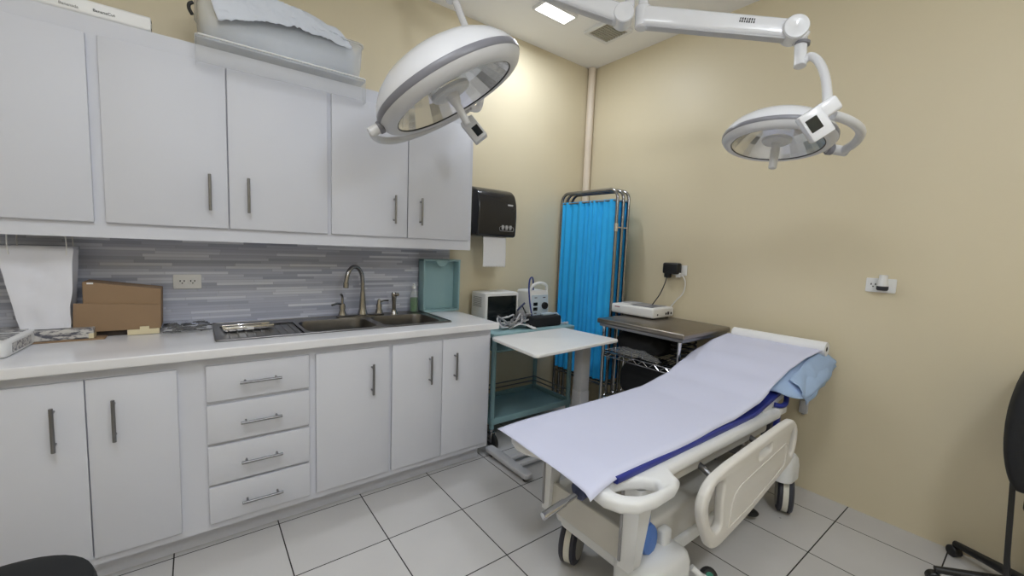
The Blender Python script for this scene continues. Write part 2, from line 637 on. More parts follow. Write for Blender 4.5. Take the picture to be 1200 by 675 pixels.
LY = -0.582
base = [
    ('white base cabinet with two doors at the left end, under the paper bag', -3.62, -2.8745,
     [(-3.437, -3.1795, -3.2565), (-3.1755, -2.9195, -3.1025)], False),
    ('white base cabinet with four drawers and three doors under the sink', -2.8745, -1.4033,
     [(-2.4081, -2.053, -2.145), (-2.0353, -1.7425, -1.8225), (-1.7395, -1.425, -1.6635)], True)]
for lb, x0, x1, doors, drw in base:
    t = thing('base_cabinet', lb, 'cabinet', ((x0 + x1) / 2, -0.3, 0), 'white base cabinets under the counter')
    b = MB().box(x0, x1, LY, LY + 0.018, 0.102, 0.86)
    b.box(x0, x0 + 0.018, LY + 0.018, -0.009, 0.102, 0.86).box(x1 - 0.018, x1, LY + 0.018, -0.009, 0.102, 0.86)
    b.box(x0, x1, -0.009, -0.001, 0.102, 0.86).box(x0 + 0.018, x1 - 0.018, LY + 0.018, -0.009, 0.102, 0.12)
    b.build('body', M['cab'], t, smooth=False)
    MB().box(x0, x1 - (0.016 if drw else 0), -0.503, -0.02, 0.0, 0.102).build('toe_kick', M['cab'], t, smooth=False)
    for (a, c, hx) in doors:
        d = MB().box(a, c, -0.60, LY, 0.137, 0.8226, 0.002, 2).build('door', M['cab'], t)
        bar_handle(d, (hx, -0.632, 0.586), (hx, -0.632, 0.745), (0, -0.032, 0))
    if drw:
        for (za, zb, hz) in ((0.670, 0.823, 0.744), (0.488, 0.6535, 0.568), (0.308, 0.474, 0.390), (0.136, 0.296, 0.209)):
            d = MB().box(-2.8268, -2.4385, -0.60, LY, za, zb, 0.002, 2).build('drawer', M['cab'], t)
            bar_handle(d, (-2.712, -0.632, hz), (-2.555, -0.632, hz), (0, -0.032, 0))

# countertop with the sink cut-out
SX0, SX1, SY0, SY1 = -2.787, -1.628, -0.495, -0.035
b = MB()
o = plate('countertop', [[(-4.29, -0.6332), (-1.3762, -0.6332), (-1.3762, -0.0085), (-4.29, -0.0085)],
                         [(SX0 + 0.02, SY0 + 0.02), (SX1 - 0.02, SY0 + 0.02), (SX1 - 0.02, SY1 - 0.02), (SX0 + 0.02, SY1 - 0.02)]],
          0.04, M['counter'], None, ((0, 0, 0.88), (1, 0, 0), (0, 1, 0)), 0.006)
tag(o, 'long glossy white countertop running along the back wall', 'countertop')

# sink
t = thing('kitchen_sink', 'stainless steel drop-in sink with two bowls and a drainboard', 'sink', ((SX0 + SX1) / 2, -0.27, 0.90))


def cell(b, x0, x1, y0, y1, inner, z):
    """flat plate cell x0..x1,y0..y1 with a rounded hole"""
    n = 6
    outer = rrect((x0 + x1) / 2, (y0 + y1) / 2, x1 - x0, y1 - y0, 0.0004, n)
    b.rings([[V((p[0], p[1], z)) for p in outer], [V((p[0], p[1], z)) for p in inner]], True, False, False)


bowls = [(-2.235, -0.305, 0.355, 0.315), (-1.845, -0.305, 0.345, 0.315)]
b = MB()
zr = 0.9045
xs = [-2.43, -2.045, -1.66]
for (cx, cy, wx, wy), x0, x1 in zip(bowls, xs, xs[1:]):
    cell(b, x0, x1, -0.475, -0.14, rrect(cx, cy, wx, wy, 0.06), zr)
b.box(SX0, SX1, SY0, -0.475, 0.9002, zr, 0.0015, 1)
b.box(SX0, SX1, -0.14, SY1, 0.9002, zr, 0.0015, 1)
b.box(-1.66, SX1, -0.475, -0.14, 0.9002, zr)
b.box(SX0, -2.76, -0.475, -0.14, 0.9002, zr)
# raised outer lip
lipo = rrect((SX0 + SX1) / 2, (SY0 + SY1) / 2, SX1 - SX0, SY1 - SY0, 0.015)
b.tube([(p[0], p[1], 0.9055) for p in lipo] + [(lipo[0][0], lipo[0][1], 0.9055)], 0.0035, 8)
b.build('rim', M['sinksteel'], t)
for (cx, cy, wx, wy) in bowls:
    b = MB()
    rr = []
    for (k, z) in ((1.0, zr), (0.985, zr - 0.012), (0.965, zr - 0.11), (0.93, zr - 0.15), (0.80, zr - 0.165)):
        rr.append([V((cx + (p[0] - cx) * k, cy + (p[1] - cy) * k, z)) for p in rrect(cx, cy, wx, wy, 0.06)])
    b.rings(rr, True, False, True)
    o = b.build('bowl', M['sinksteel'], t)
    MB().lathe([(0.045, 0.0), (0.043, 0.003), (0.03, 0.001), (0.012, 0.004), (0.0, 0.004)], (cx, cy, zr - 0.1648), (0, 0, 1), 24).build('drain', M['chrome'], o)
b = MB()
b.box(-2.76, -2.43, -0.475, -0.14, 0.8935, 0.8975)
for k in range(9):
    xx = -2.73 + k * 0.034
    b.tube([(xx, -0.455, 0.898), (xx, -0.16, 0.898)], 0.004, 8)
b.build('drainboard', M['sinksteel'], t)

# faucet
t = thing('faucet', 'tall brushed nickel gooseneck faucet behind the sink bowls', 'faucet', (-2.04, -0.095, 0.9045))
b = MB()
pr = rrect(-2.045, -0.10, 0.29, 0.055, 0.026)
b.rings([[V((p[0], p[1], z)) for p in rrect(-2.045, -0.10, 0.29 - d, 0.055 - d, 0.026 - d / 2)] for d, z in ((0, 0.9045), (0, 0.914), (0.012, 0.919))])
b.build('base_plate', M['nickel'], t)
MB().lathe([(0.030, 0), (0.028, 0.012), (0.022, 0.03), (0.018, 0.08), (0.0145, 0.13), (0.013, 0.14)], (-2.035, -0.10, 0.917), (0, 0, 1), 24, True, True).build('spout_base', M['nickel'], t)
sp = [(-2.035, -0.10, 1.03), (-2.035, -0.10, 1.09), (-2.036, -0.10, 1.125), (-2.046, -0.106, 1.172), (-2.074, -0.121, 1.205), (-2.108, -0.14, 1.207), (-2.136, -0.156, 1.178), (-2.148, -0.163, 1.135), (-2.152, -0.165, 1.108)]
MB().tube(sp, 0.0125, 16, 6).build('spout', M['nickel'], t)
MB().cyl(V(sp[-1]) + V((0.001, 0.001, 0.012)), V(sp[-1]) + V((-0.001, -0.001, -0.02)), 0.0155, 18, 0.002).build('nozzle', M['nickel'], t)
b = MB().lathe([(0.024, 0), (0.022, 0.01), (0.016, 0.03), (0.018, 0.055), (0.014, 0.07), (0.0, 0.076)], (-2.155, -0.10, 0.917), (0, 0, 1), 20, True, False)
b.tube([(-2.155, -0.10, 0.985), (-2.19, -0.125, 0.992), (-2.225, -0.148, 0.988)], 0.006, 10, 4)
b.tube([(-2.155, -0.10, 0.985), (-2.155, -0.10, 1.03), (-2.165, -0.11, 1.045)], 0.007, 10, 4)
b.build('lever_handle', M['nickel'], t)
b = MB().lathe([(0.024, 0), (0.022, 0.01), (0.016, 0.03), (0.018, 0.05), (0.013, 0.065), (0.010, 0.085), (0.0, 0.092)], (-1.932, -0.10, 0.917), (0, 0, 1), 20, True, False)
b.tube([(-1.932, -0.10, 0.982), (-1.90, -0.085, 0.992), (-1.862, -0.07, 0.99)], 0.0055, 10, 4)
b.build('lever_handle', M['nickel'], t)
t = thing('side_sprayer', 'nickel side sprayer standing right of the gooseneck faucet', 'sprayer', (-1.835, -0.10, 0.9045))
MB().lathe([(0.026, 0), (0.024, 0.008), (0.018, 0.018), (0.016, 0.03)], (-1.835, -0.10, 0.9045), (0, 0, 1), 20, True, True).build('holder', M['nickel'], t)
b = MB().lathe([(0.013, 0), (0.0125, 0.05), (0.016, 0.085), (0.018, 0.105), (0.014, 0.115)], (-1.835, -0.10, 0.93), (0, 0, 1), 18, True, True)
b.cyl((-1.835, -0.10, 1.03), (-1.822, -0.135, 1.035), 0.011, 14, 0.002)
b.build('spray_head', M['nickel'], t)

# dish soap
t = thing('soap_bottle', 'clear bottle of green dish soap beside the teal tray', 'bottle', (-1.683, -0.066, 0.9045))
c = (-1.683, -0.066, 0.9045)
MB().lathe([(0.022, 0), (0.027, 0.006), (0.027, 0.10), (0.024, 0.125), (0.012, 0.15), (0.012, 0.165)], c, (0, 0, 1), 24, True, True).build('bottle', M['binclear'], t)
MB().lathe([(0.020, 0.002), (0.025, 0.008), (0.025, 0.098)], c, (0, 0, 1), 24, True, True).build('liquid', M['green'], t)
MB().lathe([(0.013, 0.158), (0.013, 0.175), (0.007, 0.18), (0.006, 0.192)], c, (0, 0, 1), 18, True, True).build('cap', M['white'], t)

# teal drawer tray leaning against the wall
t = thing('drawer_tray', 'empty teal plastic drawer tray stood on end beside the soap bottle', 'tray', (-1.485, -0.08, 0.90))
X0, X1, Z0, Z1, YB, YFt = -1.632, -1.352, 0.9005, 1.262, -0.022, -0.105
b = MB()
b.box(X0, X1, YB - 0.006, YB, Z0, Z1, 0.002, 1)
b.box(X0, X0 + 0.012, YFt, YB, Z0, Z1, 0.003, 2)
b.box(X1 - 0.012, X1, YFt, YB, Z0, Z1, 0.003, 2)
b.box(X0, X1, YFt, YB, Z0, Z0 + 0.014, 0.003, 2)
b.build('shell', M['teal'], t)
cx = (X0 + X1) / 2
outl = [(X0, YFt), (cx - 0.05, YFt)] + [(cx - 0.05 * math.cos(PI * k / 10), YFt + 0.045 * math.sin(PI * k / 10)) for k in range(1, 10)] + [(cx + 0.05, YFt), (X1, YFt), (X1, YB), (X0, YB)]
plate('notched_end', [outl], 0.012, M['teal'], t, ((0, 0, Z1 - 0.006), (1, 0, 0), (0, 1, 0)), 0.002)

plate('finger_pull', [[(cx + 0.045 * math.cos(PI + PI * k / 14), Z1 - 0.004 + 0.042 * math.sin(PI + PI * k / 14)) for k in range(15)]], 0.006, M['teal'], t, ((0, YFt + 0.006, 0), (1, 0, 0), (0, 0, 1)), 0.0015)

# outlet on the backsplash


def receptacle(parent, o, u, v, n, s=1.0):
    o, u, v, n = V(o), V(u), V(v), V(n)
    q = MB()
    for (a, c, ww, hh) in ((-0.004, 0.004, 0.0022, 0.008), (0.004, 0.004, 0.0022, 0.008)):
        pts = [o + u * (a + dx * ww / 2) * 2 * s + v * (c + dy * hh / 2) * s for dx, dy in ((-1, -1), (1, -1), (1, 1), (-1, 1))]
        q.rings([[p + n * 0.0002 for p in pts], [p + n * 0.0012 for p in pts]])
    q.cyl(o - v * 0.007 * s + n * 0.0002, o - v * 0.007 * s + n * 0.0012, 0.003 * s, 10)
    return q.build('slots', M['ink'], parent)


t = thing('wall_outlet', 'white double outlet on the grey mosaic backsplash', 'outlet', (-2.883, -0.009, 1.09))
p = plate('cover_plate', [rrect(0, 0, 0.114, 0.072, 0.005)], 0.006, M['white'], t, ((-2.883, -0.0115, 1.124), (1, 0, 0), (0, 0, 1)), 0.002)
for dx in (-0.021, 0.021):
    r = plate('socket_face', [rrect(0, 0, 0.034, 0.03, 0.008)], 0.003, M['white'], t, ((-2.883 + dx, -0.0152, 1.124), (1, 0, 0), (0, 0, 1)), 0.0008)
    receptacle(r, (-2.883 + dx, -0.0168, 1.124), (1, 0, 0), (0, 0, 1), (0, -1, 0))

# ------------------------------------------------------------------ things on the wall cabinets
t = thing('carton', 'long white printed paper carton lying on the left wall cabinet', 'carton', (-3.28, -0.29, ZT))
plate('carton_body', [rrect(0, 0, 0.064, 0.06, 0.012)], 0.62, M['white'], t, ((-3.280, -0.29, ZT + 0.031), (0, 1, 0), (0, 0, 1)), 0.003)
text('lettering', 'BananaCut', 0.0145, M['ink'], t, ((-3.108, -0.3235, ZT + 0.026), (1, 0, 0), (0, 0, 1)))
text('lettering', 'Bananada', 0.014, M['fade'], t, ((-3.205, -0.3235, ZT + 0.022), (1, 0, 0), (0, 0, 1)))
for z in (0.014, 0.045):
    MB().box(-2.9705, -2.9685, -0.315, -0.303, ZT + z - 0.004, ZT + z + 0.004).build('end_print', M['ink'], t, smooth=False)

t = thing('storage_bin', 'large clear plastic storage bin on top of the wall cabinets', 'bin', (-2.47, -0.2, ZT))
bx = [rrect(-2.468, -0.205, 0.665 + d, 0.30 + d, 0.04) for d in (0.0, 0.02, 0.03)]
b = MB()
b.rings([[V((p[0], p[1], z)) for p in l] for l, z in zip(bx, (ZT + 0.022, ZT + 0.10, ZT + 0.195))], True, True, False)
b.build('bin_body', M['bin'], t, solid=0.003)
plate('rim', [rrect(-2.468, -0.205, 0.715, 0.35, 0.05), rrect(-2.468, -0.205, 0.685, 0.32, 0.042)], 0.008, M['bin'], t, ((0, 0, ZT + 0.198), (1, 0, 0), (0, 1, 0)), 0.002)
b = MB()
b.box(-2.825, -2.118, -0.395, -0.035, ZT + 0.005, ZT + 0.02, 0.005, 2)
o = b.build('lid', M['bin'], t)
MB().tube([(-2.825, -0.10, ZT + 0.02), (-2.825, -0.385, ZT + 0.02), (-2.815, -0.398, ZT + 0.02), (-2.128, -0.398, ZT + 0.02), (-2.118, -0.385, ZT + 0.02), (-2.118, -0.10, ZT + 0.02)], 0.004, 8).build('lid_edge', M['white'], o)  # white tube draws the bright highlight along the clear lid's rim
b = MB()
sk = [(-2.827, -0.10), (-2.827, -0.385), (-2.815, -0.398), (-2.128, -0.398), (-2.116, -0.385), (-2.116, -0.10)]
b.rings([[V((p[0], p[1], ZT + 0.012)) for p in sk], [V((p[0], p[1] - 0.006, ZT - 0.095)) for p in sk]], False)
b.build('lid_skirt', M['binclear'], t, solid=0.002)
b = MB().tube([(-2.828, -0.20, ZT + 0.222), (-2.842, -0.20, ZT + 0.21), (-2.843, -0.20, ZT + 0.19), (-2.832, -0.20, ZT + 0.168)], 0.0075, 10, 4)
b.build('latch', M['black'], t)

t = thing('plastic_bag', 'crumpled white plastic bag stuffed into the clear storage bin', 'bag', (-2.44, -0.2, ZT + 0.06))
b = MB()


def bagf(u, v):
    th = 2 * PI * u
    ph = PI * (v - 0.5)
    sq = lambda a, e: math.copysign(abs(a) ** e, a)
    x = -2.44 + 0.30 * sq(math.cos(ph), 0.5) * sq(math.cos(th), 0.45)
    y = -0.205 + 0.134 * sq(math.cos(ph), 0.5) * sq(math.sin(th), 0.45)
    z = ZT + 0.14 + 0.11 * sq(math.sin(ph), 0.6)
    if z > ZT + 0.19:
        z += 0.065 * max(0, (z - ZT - 0.19) / 0.06) * max(0.1, 1.0 - ((x + 2.5) / 0.40) ** 2)
    n = pnoise(V((x * 11, y * 11, z * 9))) * 0.02 + pnoise(V((x * 30, y * 30, z * 24))) * 0.007
    return V((x + n * 0.5, y + n * 0.2, z + n))


b.grid(bagf, 64, 32)
bmesh.ops.remove_doubles(b.bm, verts=b.bm.verts, dist=0.0005)
b.build('bag_body', M['plasticbag'], t)
# a flap folded over the front of the bin
b = MB()


def flapf(u, v):
    x = -2.755 + 0.56 * u + 0.015 * math.sin(7 * v)
    top = ZT + 0.285 + 0.02 * math.sin(u * PI) - 0.075 * u * u
    s_ = v * (0.30 - 0.13 * u)
    if s_ < 0.14:
        y, z = -0.24 - s_ * 1.05, top - 0.22 * s_
    else:
        y, z = -0.389 - 0.008 * math.sin(5 * u), top - 0.031 - (s_ - 0.14)
    n = pnoise(V((x * 12, s_ * 16, 3))) * 0.014 + abs(pnoise(V((x * 34, s_ * 40, 7)))) * 0.012
    return V((x, y - abs(n) * 0.6, z + n))


b.grid(flapf, 110, 50)
b.build('flap', M['plasticbag'], t, solid=0.001)

# ------------------------------------------------------------------ things on the counter, left
CT = 0.9
t = thing('shopping_bag', 'tall white paper bag with string handles on the counter', 'bag', (-3.33, -0.16, 0.952))
b = MB()
rings = []
nz_ = 14
for k in range(nz_ + 1):
    f = k / nz_
    z = 0.953 + f * 0.337
    x0 = -3.398 - 0.052 * f
    x1 = -3.262 + 0.022 * f
    y0 = -0.205 + 0.0 * f
    y1 = -0.085 + 0.0 * f
    ring = []
    base_l = [(x0, y0), (x1, y0), (x1, y1), (x0, y1)]
    for i in range(4):
        a, c = V(base_l[i]), V(base_l[(i + 1) % 4])
        for j in range(8):
            q = a.lerp(c, j / 8)
            nn = abs(pnoise(V((q.x * 15, q.y * 15, z * 12 + q.x * 8)))) * 0.026
            if i in (1, 3):
                q.x += (-1 if i == 1 else 1) * 0.022 * math.sin(PI * j / 8) * f
            ring.append(V((q.x - 0.012 + (nn * 0.45 if i in (1, 3) else 0), q.y + (nn if i in (0, 2) else 0), z)))
    rings.append(ring)
b.rings(rings, True, True, False)
b.build('bag_body', M['bag'], t, solid=0.0012)
for yy in (-0.204, -0.086):
    MB().tube([(-3.425, yy, 1.255), (-3.428, yy, 1.31), (-3.42, yy, 1.36), (-3.38, yy, 1.385), (-3.31, yy, 1.385), (-3.275, yy, 1.35), (-3.268, yy, 1.30), (-3.27, yy, 1.255)], 0.0022, 6, 5).build('string_handle', M['white'], t)

tag(MB().box(-3.50, -3.165, -0.235, -0.06, CT, CT + 0.006, 0.001, 1).build('cardboard_sheet', M['card']), 'thin flat brown cardboard sheet lying under the printed carton', 'cardboard')
t = thing('printed_carton', 'flat printed carton under the white paper bag', 'carton', (-3.36, -0.15, CT + 0.006))
MB().box(-3.52, -3.20, -0.225, -0.07, CT + 0.0062, CT + 0.050, 0.002, 1).build('carton_body', M['print'], t)
MB().box(-3.215, -3.1992, -0.2258, -0.0695, CT + 0.0065, CT + 0.028, 0.0005, 1).build('end_label', M['cream'], t)


def soft_pack(name, lb, cx, cy, wx, wy, h, ang, z0):
    t = thing(name, lb, 'package', (cx, cy, z0))
    b = MB()
    mx = Matrix.Translation((cx, cy, z0)) @ Matrix.Rotation(ang, 4, 'Z')

    def f(u, v):
        th, ph = 2 * PI * u, PI * (v - 0.5)
        sq = lambda a, e: math.copysign(abs(a) ** e, a)
        p = V((wx / 2 * sq(math.cos(ph), 0.22) * sq(math.cos(th), 0.2), wy / 2 * sq(math.cos(ph), 0.22) * sq(math.sin(th), 0.2), h / 2 + h / 2 * sq(math.sin(ph), 0.25)))
        n = pnoise(p * 40) * 0.003
        return mx @ (p + V((n, n, max(-p.z, n))))
    b.grid(f, 48, 20)
    bmesh.ops.remove_doubles(b.bm, verts=b.bm.verts, dist=0.0002)
    b.build('wrap', M['white'], t)
    b = MB()
    b.box(-wx * 0.42, wx * 0.40, -wy * 0.34, wy * 0.12, h * 0.99, h * 1.02, 0.0004, 1, mx)
    b.box(-wx * 0.42, wx * 0.40, wy * 0.22, wy * 0.42, h * 0.99, h * 1.02, 0.0004, 1, mx)
    b.box(wx * 0.497, wx * 0.506, -wy * 0.30, wy * 0.28, h * 0.2, h * 0.75, 0.0004, 1, mx)
    b.build('printed_panel', M['print'], t)


soft_pack('wrapped_package', 'white wrapped package with dark print at the counter front edge', -3.452, -0.335, 0.155, 0.29, 0.06, -0.06, CT)
soft_pack('wrapped_package', 'second white wrapped package, half cut off by the left photo edge', -3.63, -0.33, 0.15, 0.26, 0.05, 0.1, CT)

t = thing('cardboard_box', 'brown cardboard box with a folded flap standing on the counter', 'box', (-3.11, -0.11, CT))
b = MB()
b.rings([[V((x, y, z)) for x, z in ((-3.237, 0.928), (-2.982, 0.928), (-2.978, 1.106), (-3.234, 1.143))] for y in (-0.176, -0.035)])
bmesh.ops.bevel(b.bm, geom=list(b.bm.edges), offset=0.003, segments=1, affect='EDGES')
b.build('box_body', M['card'], t)
plate('flap', [[(-3.268, 0.927), (-2.983, 0.925), (-2.981, 1.034), (-3.262, 1.052)]], 0.007, M['card'], t, ((0, -0.182, 0), (1, 0, 0), (0, 0, 1)), 0.001) and None
MB().box(-3.22, -3.20, -0.1772, -0.1762, 1.132, 1.139).build('paper_scrap', M['white'], t)
MB().box(-3.225, -2.99, -0.165, -0.05, CT + 0.0002, 0.929, 0.002, 1).build('box_base', M['carddark'], t)  # dark block standing in for the shadow inside the open box bottom
plate('tab', [[(-3.098, 0.902), (-2.988, 0.902), (-2.988, 0.926), (-3.024, 0.926), (-3.024, 0.938), (-3.056, 0.938), (-3.056, 0.926), (-3.098, 0.926)]], 0.004, M['cream'], t, ((0, -0.189, 0), (1, 0, 0), (0, 0, 1)), 0.0008)

t = thing('instrument_packet', 'clear packet of dark clips lying left of the sink', 'packet', (-2.885, -0.13, CT))
b = MB()
for k in range(46):
    x = -2.96 + random.random() * 0.145
    y = -0.235 + random.random() * 0.17
    a = random.uniform(-0.5, 0.5)
    L = random.uniform(0.03, 0.055)
    z = CT + 0.006 + random.random() * 0.024
    d = V((math.cos(a), math.sin(a), 0))
    p = V((x, y, z))
    q = V((-d.y, d.x, 0)) * 0.008
    b.tube([p - d * L * 0.5, p + q, p + d * L * 0.5], 0.0028, 6, 3)
b.build('clips', M['black'], t)


def packf(u, v):
    x, y = -2.985 + 0.195 * u, -0.265 + 0.225 * v
    e = min(u, 1 - u, v, 1 - v)
    return V((x, y, CT + 0.003 + 0.034 * min(1, e * 6) + 0.006 * pnoise(V((x * 40, y * 40, 0)))))


MB().grid(packf, 24, 24).build('film', M['film'], t)

t = thing('instrument_tray', 'small chrome bar tray lying on the sink drainboard', 'tray', (-2.65, -0.26, 0.903))
a = Matrix.Translation((-2.645, -0.235, 0.904)) @ Matrix.Rotation(0.12, 4, 'Z')
b = MB()
b.box(-0.105, 0.105, -0.04, 0.04, 0, 0.004, 0.001, 1, a)
b.box(-0.105, 0.105, -0.043, -0.036, 0, 0.018, 0.002, 2, a)
b.box(-0.105, 0.105, 0.036, 0.043, 0, 0.018, 0.002, 2, a)
b.build('tray_body', M['chrome'], t)
MB().box(-0.015, 0.015, -0.05, -0.044, 0.001, 0.014, 0.002, 2, a).build('clip', M['white'], t)

# ------------------------------------------------------------------ paper towel dispenser
t = thing('towel_dispenser', 'black smoked plastic paper towel dispenser on the back wall', 'dispenser', (-1.135, -0.12, 1.43))
prof = [(-0.002, 1.436), (-0.225, 1.436), (-0.238, 1.448), (-0.244, 1.52), (-0.246, 1.60), (-0.238, 1.68), (-0.218, 1.735), (-0.18, 1.768), (-0.11, 1.786), (-0.002, 1.79)]
pp = rounded([(p[0], p[1]) for p in prof], 0.02, 3)
plate('cover', [pp], 0.335, M['blackgloss'], t, ((-1.135, 0, 0), (0, 1, 0), (0, 0, 1)), 0.016, 4)
MB().box(-1.235, -1.035, -0.204, -0.196, 1.425, 1.437, 0.002, 1).build('slot_lip', M['black'], t)
b = MB()


def towelf(u, v):
    x = -1.232 + 0.196 * u
    z = 1.434 - 0.212 * v
    if v > 0.99:
        z += 0.006 * (1 if int(u * 36) % 2 else -1)
    return V((x, -0.206 - 0.006 * math.sin(v * 2.5), z))


b.grid(towelf, 36, 20)
b.build('paper_sheet', M['towel'], t, solid=0.001)
plate('brand_mark', [rrect(0, 0, 0.048, 0.011, 0.005)], 0.0016, M['silver'], t, ((-1.03, -0.2415, 1.665), (1, 0, 0), V((0, 0.12, 1)).normalized()), 0.0004)
# three pictogram hands with a rounded outline
b = MB()
for k in range(3):
    x = -1.094 + 0.034 * k
    b.box(x - 0.010, x + 0.010, -0.2458, -0.2440, 1.497, 1.520, 0.004, 2)
    for j in range(3):
        b.box(x - 0.009 + j * 0.0065, x - 0.005 + j * 0.0065, -0.2458, -0.2440, 1.486, 1.500, 0.001, 1)
oc = [(p[0], -0.2452, p[1]) for p in rrect(-1.06, 1.494, 0.125, 0.030, 0.012)]
b.tube(oc + [oc[0]], 0.0011, 6)
b.build('pictograms', M['silver'], t)
plate('highlight_window', [rrect(0, 0, 0.012, 0.008, 0.003)], 0.002, M['silver'], t, ((-1.275, -0.222, 1.736), (1, 0, 0), V((0, 0.5, 0.85)).normalized()), 0.0004)  # small silver patch near the top of the cover

# ------------------------------------------------------------------ outlets on the right wall
t = thing('wall_outlet', 'white outlet on the right wall above the steel table', 'outlet', (0, -0.97, 1.2))
plate('cover_plate', [rrect(0, 0, 0.118, 0.075, 0.005)], 0.006, M['white'], t, ((-0.0035, -0.985, 1.245), (0, 1, 0), (0, 0, 1)), 0.002)
t = thing('power_adapter', 'black power adapter plugged into the outlet above the steel table', 'adapter', (-0.03, -0.945, 1.2))
MB().box(-0.058, -0.007, -1.005, -0.873, 1.215, 1.298, 0.014, 3).build('housing', M['black'], t)
MB().box(-0.05, -0.02, -0.935, -0.885, 1.185, 1.225, 0.008, 2).build('strain_relief', M['black'], t)
cordp = [(-0.035, -0.905, 1.19), (-0.05, -0.90, 1.14), (-0.08, -0.885, 1.06), (-0.12, -0.865, 0.995), (-0.14, -0.86, 0.968)]
MB().tube(cordp, 0.004, 8, 5).build('cord', M['black'], t)
t = thing('white_cord', 'white cord looping down the right wall beside the black adapter', 'cord', (-0.012, -1.0, 1.0))
MB().tube([(-0.02, -0.99, 1.21), (-0.025, -1.03, 1.20), (-0.018, -1.045, 1.15), (-0.012, -1.03, 1.08), (-0.012, -0.98, 1.02), (-0.02, -0.94, 0.96), (-0.02, -0.92, 0.905)], 0.004, 8, 5).build('cable', M['white'], t)
MB().box(-0.04, -0.007, -1.008, -0.975, 1.192, 1.228, 0.006, 2).build('plug', M['white'], t)
t = thing('wall_outlet', 'white outlet on the right wall with a small device plugged in', 'outlet', (0, -2.122, 1.2))
p = plate('cover_plate', [rrect(0, 0, 0.122, 0.073, 0.005)], 0.006, M['white'], t, ((-0.0035, -2.122, 1.2375), (0, 1, 0), (0, 0, 1)), 0.002)
receptacle(p, (-0.0068, -2.092, 1.238), (0, -1, 0), (0, 0, 1), (-1, 0, 0), 1.1)
t = thing('plug_in_device', 'small white plug-in device with a dark base in the right outlet', 'plug', (-0.03, -2.132, 1.215))
MB().lathe([(0.020, 0), (0.024, 0.006), (0.024, 0.022)], (-0.034, -2.135, 1.213), (0, 0, 1), 22, True, True).build('dark_base', M['ink'], t)
MB().lathe([(0.022, 0.022), (0.020, 0.05), (0.017, 0.058), (0.018, 0.075), (0.017, 0.08)], (-0.034, -2.135, 1.213), (0, 0, 1), 22, True, True).build('bottle', M['white'], t)
MB().box(-0.034, -0.007, -2.15, -2.12, 1.22, 1.25, 0.004, 2).build('plug_body', M['white'], t)
t = thing('wall_box', 'small white box mounted low on the right wall behind the bed', 'box', (-0.012, -1.845, 0.455))
MB().box(-0.026, -0.001, -1.866, -1.824, 0.455, 0.532, 0.005, 2).build('housing', M['greylight'], t)
MB().box(-0.022, -0.006, -1.852, -1.838, 0.447, 0.456, 0.002, 1).build('connector', M['grey'], t)

# ------------------------------------------------------------------ folding screen
t = thing('folding_screen', 'chrome framed folding screen with bright blue curtains in the corner', 'screen', (-0.26, -0.32, 0))
L0, R0 = V((-0.315, -0.03, 0)), V((-0.285, -0.60, 0))


def panel(l, r, ztop, curtain):
    d = (r - l).normalized()
    rad = 0.07
    pts = [l + V((0, 0, 0.06)), l + V((0, 0, ztop - rad))]
    for k in range(1, 6):
        a = PI / 2 * k / 6
        pts.append(l + d * (rad - rad * math.cos(a)) + V((0, 0, ztop - rad + rad * math.sin(a))))
    pts.append(l + d * rad + V((0, 0, ztop)))
    pts.append(r - d * rad + V((0, 0, ztop)))
    for k in range(1, 6):
        a = PI / 2 * k / 6
        pts.append(r - d * (rad - rad * math.sin(a)) + V((0, 0, ztop - rad + rad * math.cos(a))))
    pts += [r + V((0, 0, ztop - rad)), r + V((0, 0, 0.06))]
    b = MB().tube(pts, 0.0125, 12)
    b.tube([l + V((0, 0, 0.30)), r + V((0, 0, 0.30))], 0.008, 10)
    b.tube([l + V((0, 0, ztop - 0.085)), r + V((0, 0, ztop - 0.085))], 0.006, 10)
    fr = b.build('panel_frame', M['screenframe'], t)
    for q in (l, r):
        b = MB().lathe([(0.018, 0), (0.020, 0.012), (0.013, 0.06)], q, (0, 0, 1), 14, True, True)
        b.build('foot', M['grey'], fr)
    n = V((d.y, -d.x, 0))
    a0, a1 = l + d * 0.016, r - d * 0.014
    W = (a1 - a0).length

    def f(u, v):
        z = ztop - 0.075 - (ztop - 0.075 - 0.335) * v
        fl = (0.007 + 0.005 * v) * math.sin(u * 62 + 2.2 * math.sin(u * 9 + 1) + 0.8 * v) + 0.005 * math.sin(u * 23 + v * 2)
        return a0 + d * (W * u) + n * fl + V((0, 0, z))
    MB().grid(f, 150, 14).build('curtain', M['curtain'], t)


panel(L0, R0, 1.84, True)
panel(L0 + V((0.060, 0.0, 0)), R0 + V((0.07, 0.0, 0)), 1.84, True)
panel(L0 + V((0.12, 0.0, 0)), R0 + V((0.135, 0.0, 0)), 1.84, True)
b = MB()
for z in (0.55, 1.55):
    b.tube([R0 + V((0, 0, z)), R0 + V((0.135, 0, z))], 0.006, 8)
    b.cyl(R0 + V((0, 0, z - 0.03)), R0 + V((0, 0, z + 0.03)), 0.016, 14)
b.build('hinge', M['chrome'], t)

